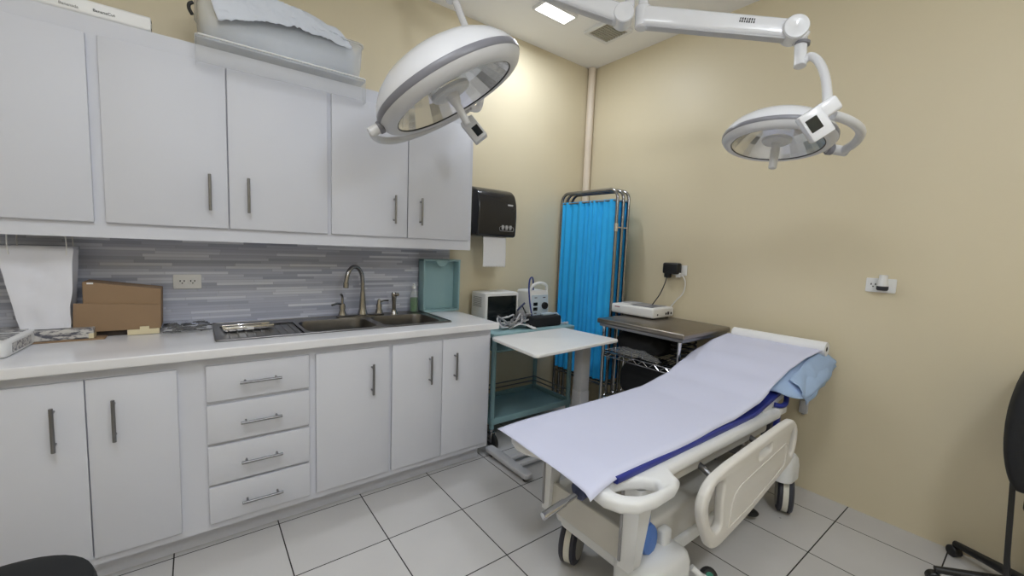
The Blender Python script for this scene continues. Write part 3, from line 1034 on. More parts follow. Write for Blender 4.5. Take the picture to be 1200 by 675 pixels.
# ------------------------------------------------------------------ teal cart and the devices on it
CX0, CX1, CY0, CY1, CZ = -1.30, -0.545, -0.475, -0.035, 0.79
t = thing('utility_cart', 'teal metal utility cart between the counter and the blue screen', 'cart', ((CX0 + CX1) / 2, -0.25, 0))
b = MB()
b.box(CX0, CX1, CY0, CY1, CZ - 0.03, CZ, 0.008, 2)
b.build('top_shelf', M['teal'], t)
b = MB()
b.box(CX0 + 0.02, CX1 - 0.02, CY0 + 0.02, CY1 - 0.02, 0.165, 0.18, 0.004, 1)
b.box(CX0 + 0.01, CX1 - 0.01, CY0, CY0 + 0.02, 0.165, 0.21, 0.005, 2)
b.box(CX0 + 0.01, CX1 - 0.01, CY1 - 0.02, CY1, 0.165, 0.21, 0.005, 2)
b.box(CX0, CX0 + 0.02, CY0, CY1, 0.165, 0.21, 0.005, 2)
b.box(CX1 - 0.02, CX1, CY0, CY1, 0.165, 0.21, 0.005, 2)
b.build('bottom_shelf', M['tealmetal'], t)
for x in (CX0 + 0.018, CX1 - 0.018):
    for y in (CY0 + 0.018, CY1 - 0.018):
        MB().cyl((x, y, 0.135), (x, y, CZ - 0.005), 0.017, 16).build('post', M['tealmetal'], t)
        c = thing('x', '', '', (x, y, 0))
        del c['label'], c['category']
        bpy.data.objects.remove(c)
        b = MB().cyl((x, y, 0.09), (x, y, 0.14), 0.011, 12)
        b.box(x - 0.02, x - 0.014, y - 0.028, y + 0.02, 0.05, 0.115, 0.002, 1)
        b.box(x + 0.014, x + 0.02, y - 0.028, y + 0.02, 0.05, 0.115, 0.002, 1)
        b.box(x - 0.02, x + 0.02, y - 0.02, y + 0.02, 0.105, 0.115, 0.002, 1)
        cs = b.build('caster', M['chrome'], t)
        MB().cyl((x - 0.013, y - 0.02, 0.0525), (x + 0.013, y - 0.02, 0.0525), 0.052, 24, 0.004).build('wheel', M['black'], cs)
b = MB()
for z in (0.25, 0.285):
    b.tube([(CX1 - 0.03, CY0 + 0.03, z), (CX1 - 0.03, CY1 - 0.03, z)], 0.005, 8)
    b.tube([(CX0 + 0.03, CY1 - 0.03, z), (CX1 - 0.03, CY1 - 0.03, z)], 0.005, 8)
b.build('shelf_rail', M['steel'], t)
b = MB().box(CX0 + 0.04, CX1 - 0.04, CY0 + 0.03, CY1 - 0.03, 0.655, 0.665, 0.002, 1)
b.build('drawer_runner_plate', M['tealmetal'], t)

t = thing('monitor', 'small beige-framed monitor with a dark screen on the teal cart', 'monitor', (-1.07, -0.2, CZ))
b = MB().box(-1.225, -0.925, -0.235, -0.06, CZ + 0.001, 1.035, 0.010, 3)
b.build('housing', M['white'], t)
plate('bezel', [rrect(-1.075, 0.915, 0.296, 0.234, 0.01), rrect(-1.07, 0.912, 0.262, 0.196, 0.006)], 0.010, M['white'], t, ((0, -0.239, 0), (1, 0, 0), (0, 0, 1)), 0.002)
MB().box(-1.202, -0.938, -0.2375, -0.234, 0.813, 1.012, 0.001, 1).build('screen', M['screen'], t)
b = MB()
for k in range(7):
    b.box(-1.2275, -1.2235, -0.20, -0.09, 0.93 + k * 0.011, 0.934 + k * 0.011)
b.build('side_slots', M['grey'], t)

t = thing('electrosurgical_unit', 'white electrosurgical unit with a carry handle and black knob', 'medical device', (-0.78, -0.21, CZ))
plate('housing', [rounded([(-0.862, CZ + 0.001), (-0.652, CZ + 0.001), (-0.672, 1.045), (-0.848, 1.045)], 0.02)], 0.17, M['white'], t, ((0, -0.21, 0), (1, 0, 0), (0, 0, 1)), 0.008)
pl = plate('front_panel', [rounded([(-0.848, 0.81), (-0.668, 0.81), (-0.68, 1.012), (-0.84, 1.012)], 0.008)], 0.004, M['esu'], t, ((0, -0.2965, 0), (1, 0, 0), (0, 0, 1)), 0.001)
MB().tube([(-0.842, -0.27, 1.02), (-0.840, -0.285, 1.06), (-0.82, -0.29, 1.09), (-0.76, -0.292, 1.104), (-0.70, -0.29, 1.09), (-0.682, -0.285, 1.06), (-0.68, -0.27, 1.02)], 0.011, 12, 5).build('carry_handle', M['white'], t)
MB().cyl((-0.715, -0.2985, 0.93), (-0.715, -0.322, 0.93), 0.026, 24, 0.003).build('knob', M['black'], t)
for z in (0.943, 0.905):
    MB().box(-0.822, -0.78, -0.3005, -0.2975, z - 0.013, z + 0.013, 0.002, 1).build('display', M['screen'], t)
b = MB()
for (x, z) in ((-0.80, 0.992), (-0.715, 0.992), (-0.80, 0.873), (-0.715, 0.86)):
    b.box(x - 0.012, x + 0.012, -0.3002, -0.2975, z - 0.003, z + 0.003)
b.build('panel_print', M['ink'], t, smooth=False)

t = thing('blue_hose', 'dark blue hose arching over the white electrosurgical unit', 'hose', (-0.87, -0.33, CZ))
MB().tube([(-0.775, -0.235, 1.045), (-0.785, -0.24, 1.12), (-0.815, -0.26, 1.145), (-0.86, -0.29, 1.13), (-0.89, -0.32, 1.07), (-0.895, -0.34, 0.98), (-0.885, -0.35, 0.90), (-0.875, -0.36, 0.83), (-0.88, -0.37, CZ + 0.006)], 0.006, 10, 6).build('hose', M['bluecord'], t)

t = thing('accessory_pouch', 'black pouch lying in front of the white electrosurgical unit', 'pouch', (-0.785, -0.375, CZ))
MB().box(-0.925, -0.645, -0.430, -0.335, CZ + 0.001, 0.868, 0.014, 3).build('pouch', M['blackfab'], t)
b = MB().box(-0.80, -0.69, -0.39, -0.35, 0.868, 0.885, 0.006, 2)
b.build('cable_end', M['palehose'], t)

t = thing('probe_holder', 'narrow grey probe holder between the monitor and the white unit', 'holder', (-0.945, -0.29, CZ))
MB().box(-0.965, -0.915, -0.31, -0.27, CZ + 0.001, 0.90, 0.006, 2).build('holder_body', M['grey'], t)
MB().tube([(-0.975, -0.30, 0.905), (-0.94, -0.30, 0.935), (-0.90, -0.29, 0.955)], 0.007, 10, 3).build('probe', M['navy'], t)
MB().tube([(-0.925, -0.29, 0.94), (-0.90, -0.30, 0.89), (-0.88, -0.31, 0.85)], 0.005, 8, 3).build('probe_lead', M['ink'], t)

t = thing('cable_pile', 'tangled grey cables in front of the monitor on the teal cart', 'cables', (-1.08, -0.36, CZ))
for (c, mm) in ((0, 'greylight'), (1, 'grey'), (2, 'greylight'), (3, 'fade'), (4, 'greylight'), (5, 'grey')):
    ps = []
    x, y = -1.14 + 0.02 * c, -0.36 + 0.012 * (c % 3)
    for k in range(9):
        a = k * 1.1 + c
        ps.append((x + 0.075 * math.cos(a) + 0.012 * c, y + 0.05 * math.sin(a * 1.3), CZ + 0.01 + 0.008 * (k % 3) + 0.012 * (c % 3) + 0.055 * max(0, math.sin(a * 0.7 + c))))
    MB().tube(ps, 0.006, 8, 6).build('cable', M[mm], t)
t = thing('glove_packet', 'white and red paper packet lying beside the cable pile', 'packet', (-0.985, -0.40, CZ))
a = Matrix.Translation((-0.99, -0.395, CZ + 0.014)) @ Matrix.Rotation(-0.35, 4, 'Z') @ Matrix.Rotation(-0.12, 4, 'X')


def gp(u, v):
    return a @ V((-0.09 + 0.18 * u, -0.055 + 0.11 * v, 0.02 * math.sin(u * 5) * (1 - v) + 0.008 * pnoise(V((u * 6, v * 6, 1))) + 0.012 * v))


MB().grid(gp, 16, 12).build('paper', M['white'], t, solid=0.002)
b = MB()
b.grid(lambda u, v: gp(0.15 + 0.3 * u, 0.35 + 0.25 * v) + V((0, -0.001, 0.004)), 6, 4)
b.build('red_print', M['red'], t, solid=0.0006)
t = thing('tubing', 'pale blue tubing coiled on the cart beside the black pouch', 'tubing', (-0.60, -0.36, CZ))
MB().tube([(-0.635, -0.30, CZ + 0.05), (-0.60, -0.31, CZ + 0.075), (-0.575, -0.33, CZ + 0.05), (-0.585, -0.36, CZ + 0.015), (-0.62, -0.385, CZ + 0.009), (-0.60, -0.40, CZ + 0.009), (-0.565, -0.38, CZ + 0.009)], 0.007, 10, 5).build('tube', M['palehose'], t)
MB().cyl((-0.60, -0.42, CZ + 0.011), (-0.56, -0.41, CZ + 0.011), 0.010, 14, 0.002).build('connector', M['greylight'], t)

# ------------------------------------------------------------------ overbed table
t = thing('overbed_table', 'white overbed table on a steel column in front of the teal cart', 'table', (-1.05, -0.75, 0))
plate('tabletop', [rounded([(-1.395, -0.575), (-1.440, -1.062), (-0.692, -1.012), (-0.735, -0.548)], 0.03)], 0.02, M['white'], t, ((0, 0, 0.792), (1, 0, 0), (0, 1, 0)), 0.006)
b = MB().box(-0.788, -0.702, -0.793, -0.712, 0.03, 0.40, 0.004, 2)
b.build('column_sleeve', M['greylight'], t)
MB().box(-0.785, -0.705, -0.79, -0.715, 0.40, 0.765, 0.004, 2).build('column', M['greylight'], t)
MB().box(-0.95, -0.65, -0.85, -0.65, 0.765, 0.782, 0.003, 1).build('top_bracket', M['grey'], t)
plate('base_bar', [rrect(-1.34, -0.725, 0.062, 0.43, 0.02)], 0.03, M['greylight'], t, ((0, 0, 0.042), (1, 0, 0), (0, 1, 0)), 0.008)
b = MB()
for y in (-0.70, -0.79):
    b.box(-1.32, -0.70, y - 0.018, y + 0.018, 0.03, 0.052, 0.004, 2)
b.build('base_rail', M['greylight'], t)
plate('base_bar', [rrect(-0.725, -0.745, 0.06, 0.36, 0.02)], 0.03, M['greylight'], t, ((0, 0, 0.042), (1, 0, 0), (0, 1, 0)), 0.008)
for x in (-1.34, -0.725):
    for y in (-0.56, -0.90):
        MB().cyl((x - 0.012, y, 0.0135), (x + 0.012, y, 0.0135), 0.0135, 16, 0.002).build('caster', M['black'], t)

# ------------------------------------------------------------------ steel table on wire shelving
TZ = 0.895
TX0, TX1, TY0, TY1 = -0.605, -0.035, -1.40, -0.74
t = thing('steel_table', 'stainless steel top table with chrome wire shelves against the right wall', 'table', ((TX0 + TX1) / 2, -1.08, 0))
b = MB().box(TX0, TX1, TY0, TY1, TZ - 0.035, TZ, 0.010, 3)
b.build('tabletop', M['toptable'], t)
MB().box(TX0 + 0.015, TX1 - 0.01, TY0 + 0.015, TY1 - 0.015, TZ - 0.055, TZ - 0.034, 0.002, 1).build('under_frame', M['steel'], t)
PX = (TX0 + 0.045, TX1 - 0.045)
PY = (TY0 + 0.05, TY1 - 0.035)
for x in PX:
    for y in PY:
        b = MB().cyl((x, y, 0.02), (x, y, TZ - 0.05), 0.0125, 14)
        o = b.build('post', M['chrome'], t)
        MB().lathe([(0.02, 0), (0.02, 0.012), (0.012, 0.022)], (x, y, 0), (0, 0, 1), 14, True, True).build('foot', M['grey'], o)
for z in (0.66, 0.33, 0.13):
    b = MB()
    for dz in (0, -0.032):
        for x in PX:
            b.tube([(x, PY[0], z + dz), (x, PY[1], z + dz)], 0.0045, 8)
        for y in PY:
            b.tube([(PX[0], y, z + dz), (PX[1], y, z + dz)], 0.0045, 8)
    for x in PX:      # zig-zag truss along the edges
        k = 14
        b.tube([(x, PY[0] + (PY[1] - PY[0]) * i / k, z - (0.032 if i % 2 else 0)) for i in range(k + 1)], 0.003, 6)
    for y in PY:
        k = 10
        b.tube([(PX[0] + (PX[1] - PX[0]) * i / k, y, z - (0.032 if i % 2 else 0)) for i in range(k + 1)], 0.003, 6)
    n = 22
    for i in range(1, n):
        yy = PY[0] + (PY[1] - PY[0]) * i / n
        b.tube([(PX[0], yy, z + 0.004), (PX[1], yy, z + 0.004)], 0.0022, 6)
    b.build('wire_shelf', M['chrome'], t)
b = MB()
for k in range(5):
    x = PX[0] + (PX[1] - PX[0]) * (k + 0.5) / 5
    b.tube([(x, PY[1], 0.14), (x, PY[1], TZ - 0.05)], 0.004, 8)
b.build('side_wires', M['chrome'], t)

t = thing('equipment_bag', 'black bag lying on the upper wire shelf under the steel top', 'bag', (-0.33, -1.0, 0.668))
b = MB()


def ebf(u, v):
    th, ph = 2 * PI * u, PI * (v - 0.5)
    sq = lambda a, e: math.copysign(abs(a) ** e, a)
    p = V((-0.34 + 0.17 * sq(math.cos(ph), 0.6) * sq(math.cos(th), 0.6), -0.98 + 0.19 * sq(math.cos(ph), 0.6) * sq(math.sin(th), 0.6), 0.743 + 0.075 * sq(math.sin(ph), 0.7)))
    n = pnoise(p * 14) * 0.025
    return p + V((n, n, n if p.z > 0.70 else 0))


b.grid(ebf, 40, 20)
bmesh.ops.remove_doubles(b.bm, verts=b.bm.verts, dist=0.0003)
b.build('bag_body', M['blackfab'], t)
b = MB().tube([(-0.40, -0.90, 0.80), (-0.44, -0.93, 0.83), (-0.44, -1.03, 0.83), (-0.40, -1.06, 0.80)], 0.008, 8, 5)
b.build('bag_handle', M['black'], t)
t = thing('cable_coil', 'dark coiled cable beside the black bag on the wire shelf', 'cable', (-0.34, -1.24, 0.668))
MB().tube([(-0.34 + (0.10 + 0.01 * math.sin(k * 2.3)) * math.cos(k * 0.7), -1.255 + 0.062 * math.sin(k * 0.7), 0.676 + 0.0035 * k) for k in range(38)], 0.006, 8, 3).build('cable', M['ink'], t)
t = thing('rubbish_bag', 'dark bag sitting on the lower wire shelf under the steel table', 'bag', (-0.3, -1.05, 0.338))  # added dark bulk standing in for the shade under the table
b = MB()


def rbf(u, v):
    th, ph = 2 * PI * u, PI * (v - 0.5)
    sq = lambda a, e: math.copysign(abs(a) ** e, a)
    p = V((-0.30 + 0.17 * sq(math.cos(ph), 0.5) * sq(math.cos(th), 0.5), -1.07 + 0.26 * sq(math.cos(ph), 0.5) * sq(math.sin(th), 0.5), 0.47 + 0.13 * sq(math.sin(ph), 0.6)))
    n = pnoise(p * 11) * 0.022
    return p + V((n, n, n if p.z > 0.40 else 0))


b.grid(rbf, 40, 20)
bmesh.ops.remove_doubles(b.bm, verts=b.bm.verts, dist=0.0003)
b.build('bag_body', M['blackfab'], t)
t = thing('clear_plastic_bag', 'crumpled clear plastic bag on the wire shelf before the black bag', 'bag', (-0.50, -1.0, 0.668))
b = MB()


def cpf(u, v):
    y = -0.79 - 0.42 * u
    x = -0.555 + 0.05 * v
    z = 0.669 + 0.05 * math.sin(PI * u) * v + 0.02 * abs(pnoise(V((y * 20, v * 3, 5))))
    return V((x + 0.008 * pnoise(V((y * 30, v * 4, 2))), y, z))


b.grid(cpf, 30, 8)
b.build('film', M['film'], t, solid=0.001)

# ECG machine
t = thing('ecg_machine', 'white portable medical recorder with a keypad on the steel table', 'medical device', (-0.17, -0.80, TZ))
e0 = V((-0.315, -0.60, TZ))
a = Matrix.Translation((-0.185, -0.808, TZ)) @ Matrix.Rotation(math.radians(2), 4, 'Z')
b = MB().box(-0.135, 0.135, -0.185, 0.180, 0.008, 0.080, 0.016, 3, a)
b.build('housing', M['white'], t)
b = MB()
for sx in (-1, 1):
    for sy in (-1, 1):
        b.cyl(a @ V((sx * 0.10, sy * 0.15, 0)), a @ V((sx * 0.10, sy * 0.15, 0.012)), 0.012, 12)
b.build('rubber_feet', M['black'], t)
MB().box(-0.075, 0.10, -0.14, 0.05, 0.0795, 0.083, 0.001, 1, a).build('keypad', M['grey'], t)
b = MB().box(-0.10, -0.08, -0.15, 0.02, 0.080, 0.0812, 0.0005, 1, a)
b.box(-0.04, 0.02, -0.12, -0.08, 0.083, 0.0838, 0.0003, 1, a)
b.build('keypad_print', M['navy'], t)
MB().box(-0.02, 0.11, 0.06, 0.17, 0.0795, 0.083, 0.001, 1, a).build('paper_door', M['greylight'], t)
b = MB()
for (x, r) in ((-0.085, 0.007), (0.025, 0.009), (0.055, 0.012), (0.095, 0.009)):
    b.box(x - r, x + r, -0.1875, -0.184, 0.028, 0.028 + 1.8 * r, 0.002, 1, a)
b.build('ports', M['ink'], t)
b = MB().box(-0.1358, -0.1345, 0.10, 0.145, 0.055, 0.062, 0.0003, 1, a)
b.build('maker_mark', M['redlab'], t)

# ------------------------------------------------------------------ hospital bed
BC = -1.665
t = thing('hospital_bed', 'white hospital stretcher bed with navy mattress and lowered side rail', 'bed', (-0.98, BC, 0))


def bedside(pts):      # mirror a right-hand outline to the left
    return pts + [(x, 2 * -1.69 - y) for x, y in reversed(pts)]


outline = bedside([(-0.585, -1.905), (-0.60, -1.925), (-1.56, -1.925), (-1.580, -1.955), (-1.595, -1.985), (-1.65, -2.003), (-1.75, -2.006), (-1.825, -1.992), (-1.868, -1.955), (-1.886, -1.905), (-1.880, -1.86), (-1.858, -1.81), (-1.845, -1.74)])
slot = rounded([(-1.835, -1.895), (-1.80, -1.875), (-1.745, -1.890), (-1.69, -1.922), (-1.672, -1.95), (-1.70, -1.978), (-1.78, -1.967), (-1.825, -1.935)], 0.02)
slotm = [(x, 2 * -1.69 - y) for x, y in slot]
plate('platform', [outline, slot, slotm], 0.046, M['bed'], t, ((0, 0, 0.597), (1, 0, 0), (0, 1, 0)), 0.018, 4)
plate('under_tray', [rrect(-1.14, -1.69, 1.06, 0.40, 0.06)], 0.06, M['bedgrey'], t, ((0, 0, 0.545), (1, 0, 0), (0, 1, 0)), 0.01)
# raised back section under the mattress
PROF = [(-1.90, 0.642), (-1.30, 0.648), (-1.0, 0.655), (-0.78, 0.688), (-0.62, 0.742), (-0.45, 0.802), (-0.30, 0.845), (-0.17, 0.866)]


def prof(x, dz=0.0):
    P = PROF
    if x <= P[0][0]:
        return P[0][1]
    for (a, za), (c, zc) in zip(P, P[1:]):
        if x <= c:
            u = (x - a) / (c - a)
            u = u * u * (3 - 2 * u) * 0.35 + u * 0.65
            return za + (zc - za) * u
    return P[-1][1]


def bprof(x):          # mattress top: flat then raised backrest under the pillow
    if x < -0.80:
        return 0.642
    return 0.642 + (x + 0.80) * 0.20


bk = MB()
bk.rings([[V((x, y, z)) for y, z in ((-1.89, bprof(x) - 0.052), (-1.47, bprof(x) - 0.052), (-1.47, bprof(x) - 0.027), (-1.89, bprof(x) - 0.027))] for x in (-0.72, -0.5, -0.3, -0.11)])
bk.build('backrest_plate', M['bed'], t)
b = MB()
xs = [-1.80 + 1.70 * k / 40 for k in range(41)]
rg = []
for x in xs:
    z = bprof(x)
    pts = rounded([(-1.894, z - 0.024), (-1.894, z), (-1.462, z), (-1.462, z - 0.024)], 0.008, 3)
    rg.append([V((x, p[0], p[1])) for p in pts])
b.rings(rg)
b.build('mattress', M['blue'], t)
b = MB()
b.tube([(-0.60, -1.895, 0.640), (-0.575, -1.915, 0.635), (-0.53, -1.918, 0.64), (-0.49, -1.905, 0.668), (-0.47, -1.89, 0.69)], 0.012, 8, 4)
b.build('mattress_strap', M['blue'], t)
MB().box(-0.60, -0.50, -1.918, -1.88, 0.585, 0.625, 0.008, 2).build('hinge_block', M['bed'], t)

# base
b = MB()
o = plate('base_cover', [rrect(-1.00, BC - 0.005, 1.26, 0.37, 0.04)], 0.17, M['bedgrey'], t, ((0, 0, 0.275), (1, 0, 0), (0, 1, 0)), 0.02)
plate('base_frame', [rrect(-0.99, BC - 0.01, 1.30, 0.40, 0.04)], 0.05, M['bed'], t, ((0, 0, 0.21), (1, 0, 0), (0, 1, 0)), 0.012)
for x in (-1.36, -0.62):
    b = MB().box(x - 0.09, x + 0.09, BC - 0.09, BC + 0.07, 0.335, 0.46, 0.012, 2)
    o = b.build('lift_column', M['bedgrey'], t)
    MB().box(x - 0.065, x + 0.065, BC - 0.065, BC + 0.045, 0.455, 0.54, 0.006, 2).build('inner_column', M['steel'], o)
# linkage seen between the rail and the head end
b = MB()
for y in (-1.83, -1.74):
    b.tube([(-0.85, y, 0.37), (-0.68, y, 0.50), (-0.55, y, 0.515)], 0.014, 10)
    b.tube([(-0.85, y, 0.51), (-0.60, y, 0.36)], 0.012, 10)
b.cyl((-0.84, -1.86, 0.45), (-0.84, -1.70, 0.45), 0.022, 16)
b.build('linkage', M['steel'], t)
b = MB().box(-0.56, -0.52, -1.87, -1.83, 0.34, 0.56, 0.004, 1)
b.build('head_upright', M['tyre'], t)
MB().box(-0.50, -0.47, -1.885, -1.85, 0.40, 0.58, 0.006, 1).build('blue_bracket', M['blue'], t)
# foot end panel and uprights
plate('foot_panel', [rounded([(-1.462, 0.265), (-1.845, 0.265), (-1.845, 0.385), (-1.462, 0.385)], 0.01)], 0.02, M['bedgrey'], t, ((-1.672, 0, 0), (0, 1, 0), (0, 0, 1)), 0.004)
MB().box(-1.668, -1.56, -1.84, -1.47, 0.36, 0.375, 0.004, 1).build('foot_ledge', M['bedgrey'], t)
for (y0, y1) in ((-1.915, -1.838), (-1.492, -1.440)):
    b = MB()
    b.rings([[V((-1.70 + dx, y, z)) for dx, y in ((0, y0 + s), (w_, y0 + s), (w_, y1), (0, y1))] for z, s, w_ in ((0.262, 0.03, 0.03), (0.285, 0.012, 0.038), (0.57, 0.0, 0.085))])
    o = b.build('foot_upright', M['bed'], t)
    MB().box(-1.706, -1.699, y1 - 0.012, y1 - 0.002, 0.285, 0.565, 0.001, 1).build('edge_strip', M['grey'], o)
b = MB().box(-1.645, -1.565, -1.872, -1.858, 0.385, 0.565, 0.006, 2)
b.build('blue_plate', M['midblue'], t)
MB().lathe([(0.0, 0), (0.05, 0.002), (0.055, 0.012), (0.05, 0.024), (0.0, 0.028)], (-1.572, -1.855, 0.325), (0.1, -1, 0.15), 20).build('blue_knob', M['midblue'], t)
# crank handle
b = MB().lathe([(0.0, 0), (0.030, 0.002), (0.034, 0.02), (0.034, 0.05), (0.028, 0.055), (0, 0.056)], (-1.688, -1.672, 0.470), (-0.97, 0.0, -0.15), 20)
b.build('crank_socket', M['navy'], t)
b = MB().tube([(-1.74, -1.672, 0.455), (-1.78, -1.671, 0.447), (-1.81, -1.67, 0.442)], 0.011, 12)
b.tube([(-1.805, -1.67, 0.443), (-1.905, -1.668, 0.425)], 0.0145, 14)
b.build('crank_handle', M['chrome'], t)


# wheels with their covers
def wheel(x, y, ang):
    d = V((math.sin(ang), math.cos(ang), 0))       # axle direction
    c = V((x, y, 0.101))
    for s in (-1, 1):
        o = MB().lathe([(0.060, 0.010), (0.092, 0.011), (0.100, 0.017), (0.100, 0.028), (0.090, 0.036), (0.070, 0.037)], c, d * s, 36, True, True).build('tyre', M['tyre'], t)
        MB().lathe([(0.078, 0.034), (0.074, 0.0395), (0.02, 0.041), (0.0, 0.042)], c, d * s, 30, True, False).build('hub', M['hub'], o)
    MB().lathe([(0.0, -0.013), (0.097, -0.0125), (0.097, 0.0125), (0.0, 0.013)], c, d, 36).build('fender', M['wheelwhite'], t)
    MB().cyl((x, y, 0.197), (x, y, 0.24), 0.018, 14).build('stem', M['steel'], t)


wheel(-1.560, -1.497, math.radians(153))
wheel(-0.345, -1.895, math.radians(157))
wheel(-1.53, -1.875, 0.1)
wheel(-0.38, -1.46, 0.2)


def corner_cover(x0, x1, y0, y1, z0, z1):
    b = MB()
    cx, cy = (x0 + x1) / 2, (y0 + y1) / 2
    rg = []
    for (k, f) in ((1.0, 0.0), (1.0, 0.55), (0.93, 0.82), (0.78, 0.95), (0.45, 1.0)):
        rg.append([V((cx + (p[0] - cx) * k, cy + (p[1] - cy) * k, z0 + (z1 - z0) * f)) for p in rrect(cx, cy, x1 - x0, y1 - y0, 0.05)])
    b.rings(rg)
    return b.build('corner_cover', M['bed'], t)


corner_cover(-1.68, -1.405, -1.965, -1.785, 0.175, 0.282)
corner_cover(-0.455, -0.285, -1.945, -1.82, 0.195, 0.325)
corner_cover(-0.48, -0.27, -1.53, -1.385, 0.20, 0.325)
corner_cover(-1.64, -1.42, -1.53, -1.44, 0.205, 0.29)
MB().box(-1.505, -1.45, -1.895, -1.855, 0.255, 0.338, 0.014, 3).build('bumper_block', M['bed'], t)
b = MB().tube([(-1.41, -1.955, 0.20), (-1.385, -1.985, 0.17), (-1.36, -1.995, 0.16)], 0.012, 10, 3)
o = b.build('pedal_arm', M['bed'], t)
MB().lathe([(0.0, 0), (0.03, 0.002), (0.032, 0.02), (0.022, 0.028), (0.0, 0.028)], (-1.345, -1.985, 0.155), (-0.6, -0.6, 0.6), 20).build('pedal', M['black'], o)
MB().lathe([(0.015, 0.024), (0.014, 0.031), (0.0, 0.032)], (-1.345, -1.985, 0.155), (-0.6, -0.6, 0.6), 16).build('pedal_button', M['seatgreen'], o)
b = MB().tube([(-0.60, -1.74, 0.19), (-0.59, -1.79, 0.09), (-0.585, -1.815, 0.045)], 0.009, 10, 3)
b.lathe([(0.0, 0), (0.035, 0.0), (0.04, 0.008), (0.03, 0.016), (0, 0.017)], (-0.58, -1.825, 0.03), (0, 0, 1), 20)
b.build('brake_pedal', M['black'], t)

# lowered side rail: outline in the x-z plane
ro = rounded([(-1.346, 0.288), (-1.10, 0.325), (-0.685, 0.425), (-0.640, 0.50), (-0.645, 0.585), (-0.70, 0.632), (-0.79, 0.630), (-1.33, 0.590), (-1.445, 0.566), (-1.498, 0.49), (-1.455, 0.38), (-1.40, 0.30)], 0.05, 4)
h1 = rounded([(-1.375, 0.350), (-1.335, 0.365), (-1.345, 0.46), (-1.335, 0.545), (-1.40, 0.548), (-1.448, 0.49), (-1.425, 0.41)], 0.02, 4)
h2 = rounded([(-0.728, 0.575), (-0.738, 0.50), (-0.715, 0.455), (-0.685, 0.47), (-0.672, 0.535), (-0.69, 0.592)], 0.018, 4)
h3 = rounded([(-1.055, 0.540), (-0.935, 0.553), (-0.935, 0.583), (-1.055, 0.571)], 0.012, 4)
plate('side_rail', [ro, h1, h2, h3], 0.036, M['bedside'], t, ((0, -2.0, 0), (1, 0, 0), (0, 0, 1)), 0.012, 4)
gr = rounded([(-1.29, 0.335), (-1.10, 0.363), (-0.775, 0.44), (-0.765, 0.545), (-1.215, 0.487), (-1.262, 0.46)], 0.02, 4)
gi = [(x + (-1.02 - x) * 0.02, z + (0.44 - z) * 0.06) for x, z in gr]
plate('rail_moulding', [gr, gi], 0.004, M['bedside'], t, ((0, -2.0185, 0), (1, 0, 0), (0, 0, 1)), 0.0012)
b = MB()
for x in (-1.28, -0.83):
    b.tube([(x, -1.88, 0.53), (x, -1.95, 0.50), (x, -1.985, 0.46)], 0.014, 10, 3)
b.build('rail_arm', M['steel'], t)

# pillow under the paper
t = thing('pillow', 'light blue pillow under the paper at the head of the bed', 'pillow', (-0.35, BC, 0.72))
b = MB()


def pil(u, v):
    th, ph = 2 * PI * u, PI * (v - 0.5)
    sq = lambda a, e: math.copysign(abs(a) ** e, a)
    cu, su = math.cos(th), math.sin(th)
    cp, sp_ = math.cos(ph), math.sin(ph)
    lx = sq(cp, 0.7) * sq(cu, 0.55)
    ly = sq(cp, 0.7) * sq(su, 0.55)
    x = -0.335 + 0.275 * lx
    y = -1.705 + 0.298 * ly
    base = bprof(x)
    top = max(base + 0.02, prof(x) - 0.006)
    midz = (base + top) / 2 + 0.002
    hh = (top - base) / 2 - 0.002
    z = midz + hh * sq(sp_, 0.8)
    # overhang on the right side droops
    if y < -1.90:
        z -= (-1.90 - y) * 0.55
    n = pnoise(V((x * 9, y * 9, z * 9))) * 0.012
    k = 1.0 if y < -1.90 or y > -1.42 else 0.25
    return V((x + n * k, y + n * k * 0.6, z + n * 0.5 * k - 0.004))


b.grid(pil, 72, 30)
bmesh.ops.remove_doubles(b.bm, verts=b.bm.verts, dist=0.0003)
b.build('pillow_body', M['lightblue'], t)
b = MB()


def cornerf(u, v):
    # pillowcase edge folding down over the right side of the backrest
    x = -0.53 + 0.45 * u
    d = 0.125 + 0.03 * (1 - u) - 0.05 * max(0, u - 0.75) / 0.25
    d *= min(1, 0.35 + u * 4)
    y = -1.925 - 0.062 * math.sin(min(1, v * 1.3) * PI / 2)
    z = prof(x) - 0.012 - d * v
    wr = pnoise(V((x * 13 + v * 2, v * 2.2, 4))) * 0.016 * (0.3 + v)
    return V((x + 0.035 * v * (u - 0.3), y - wr, z + 0.4 * wr))


b.grid(cornerf, 40, 12)
b.build('pillowcase_hem', M['lightblue'], t, solid=0.004)

# exam paper
t = thing('exam_paper', 'white exam table paper unrolled over the bed from its roll', 'paper', (-1.0, BC, 0.65))
b = MB()


def papf(u, v):
    # v across: 0 right edge, 1 left edge ; u along from foot to head
    x = -1.915 + 1.775 * u
    yr = -1.895 + 0.010 * math.sin(PI * min(1, u * 1.3)) + 0.004 * math.sin(u * 17) - 0.05 * max(0, u - 0.75) / 0.25
    yl = -1.392 - 0.012 * math.sin(PI * u) - 0.052 * max(0, u - 0.78) / 0.22
    y = yr + (yl - yr) * v
    z = prof(x) + 0.006 + 0.0025 * pnoise(V((x * 4, y * 4, 0))) + 0.003 * math.sin(9 * v + 3 * u) * 0.5
    foot = max(0, (0.075 - u) / 0.075)
    z -= 0.022 * foot ** 1.6 * (0.3 + 0.9 * (1 - v) ** 2)
    x -= 0.014 * foot * ((1 - v) ** 3)
    # right edge falls slightly over the mattress
    e = max(0, (0.06 - v) / 0.06)
    z -= 0.013 * e * e * (1 if u < 0.7 else 0.3)
    return V((x, y, z))


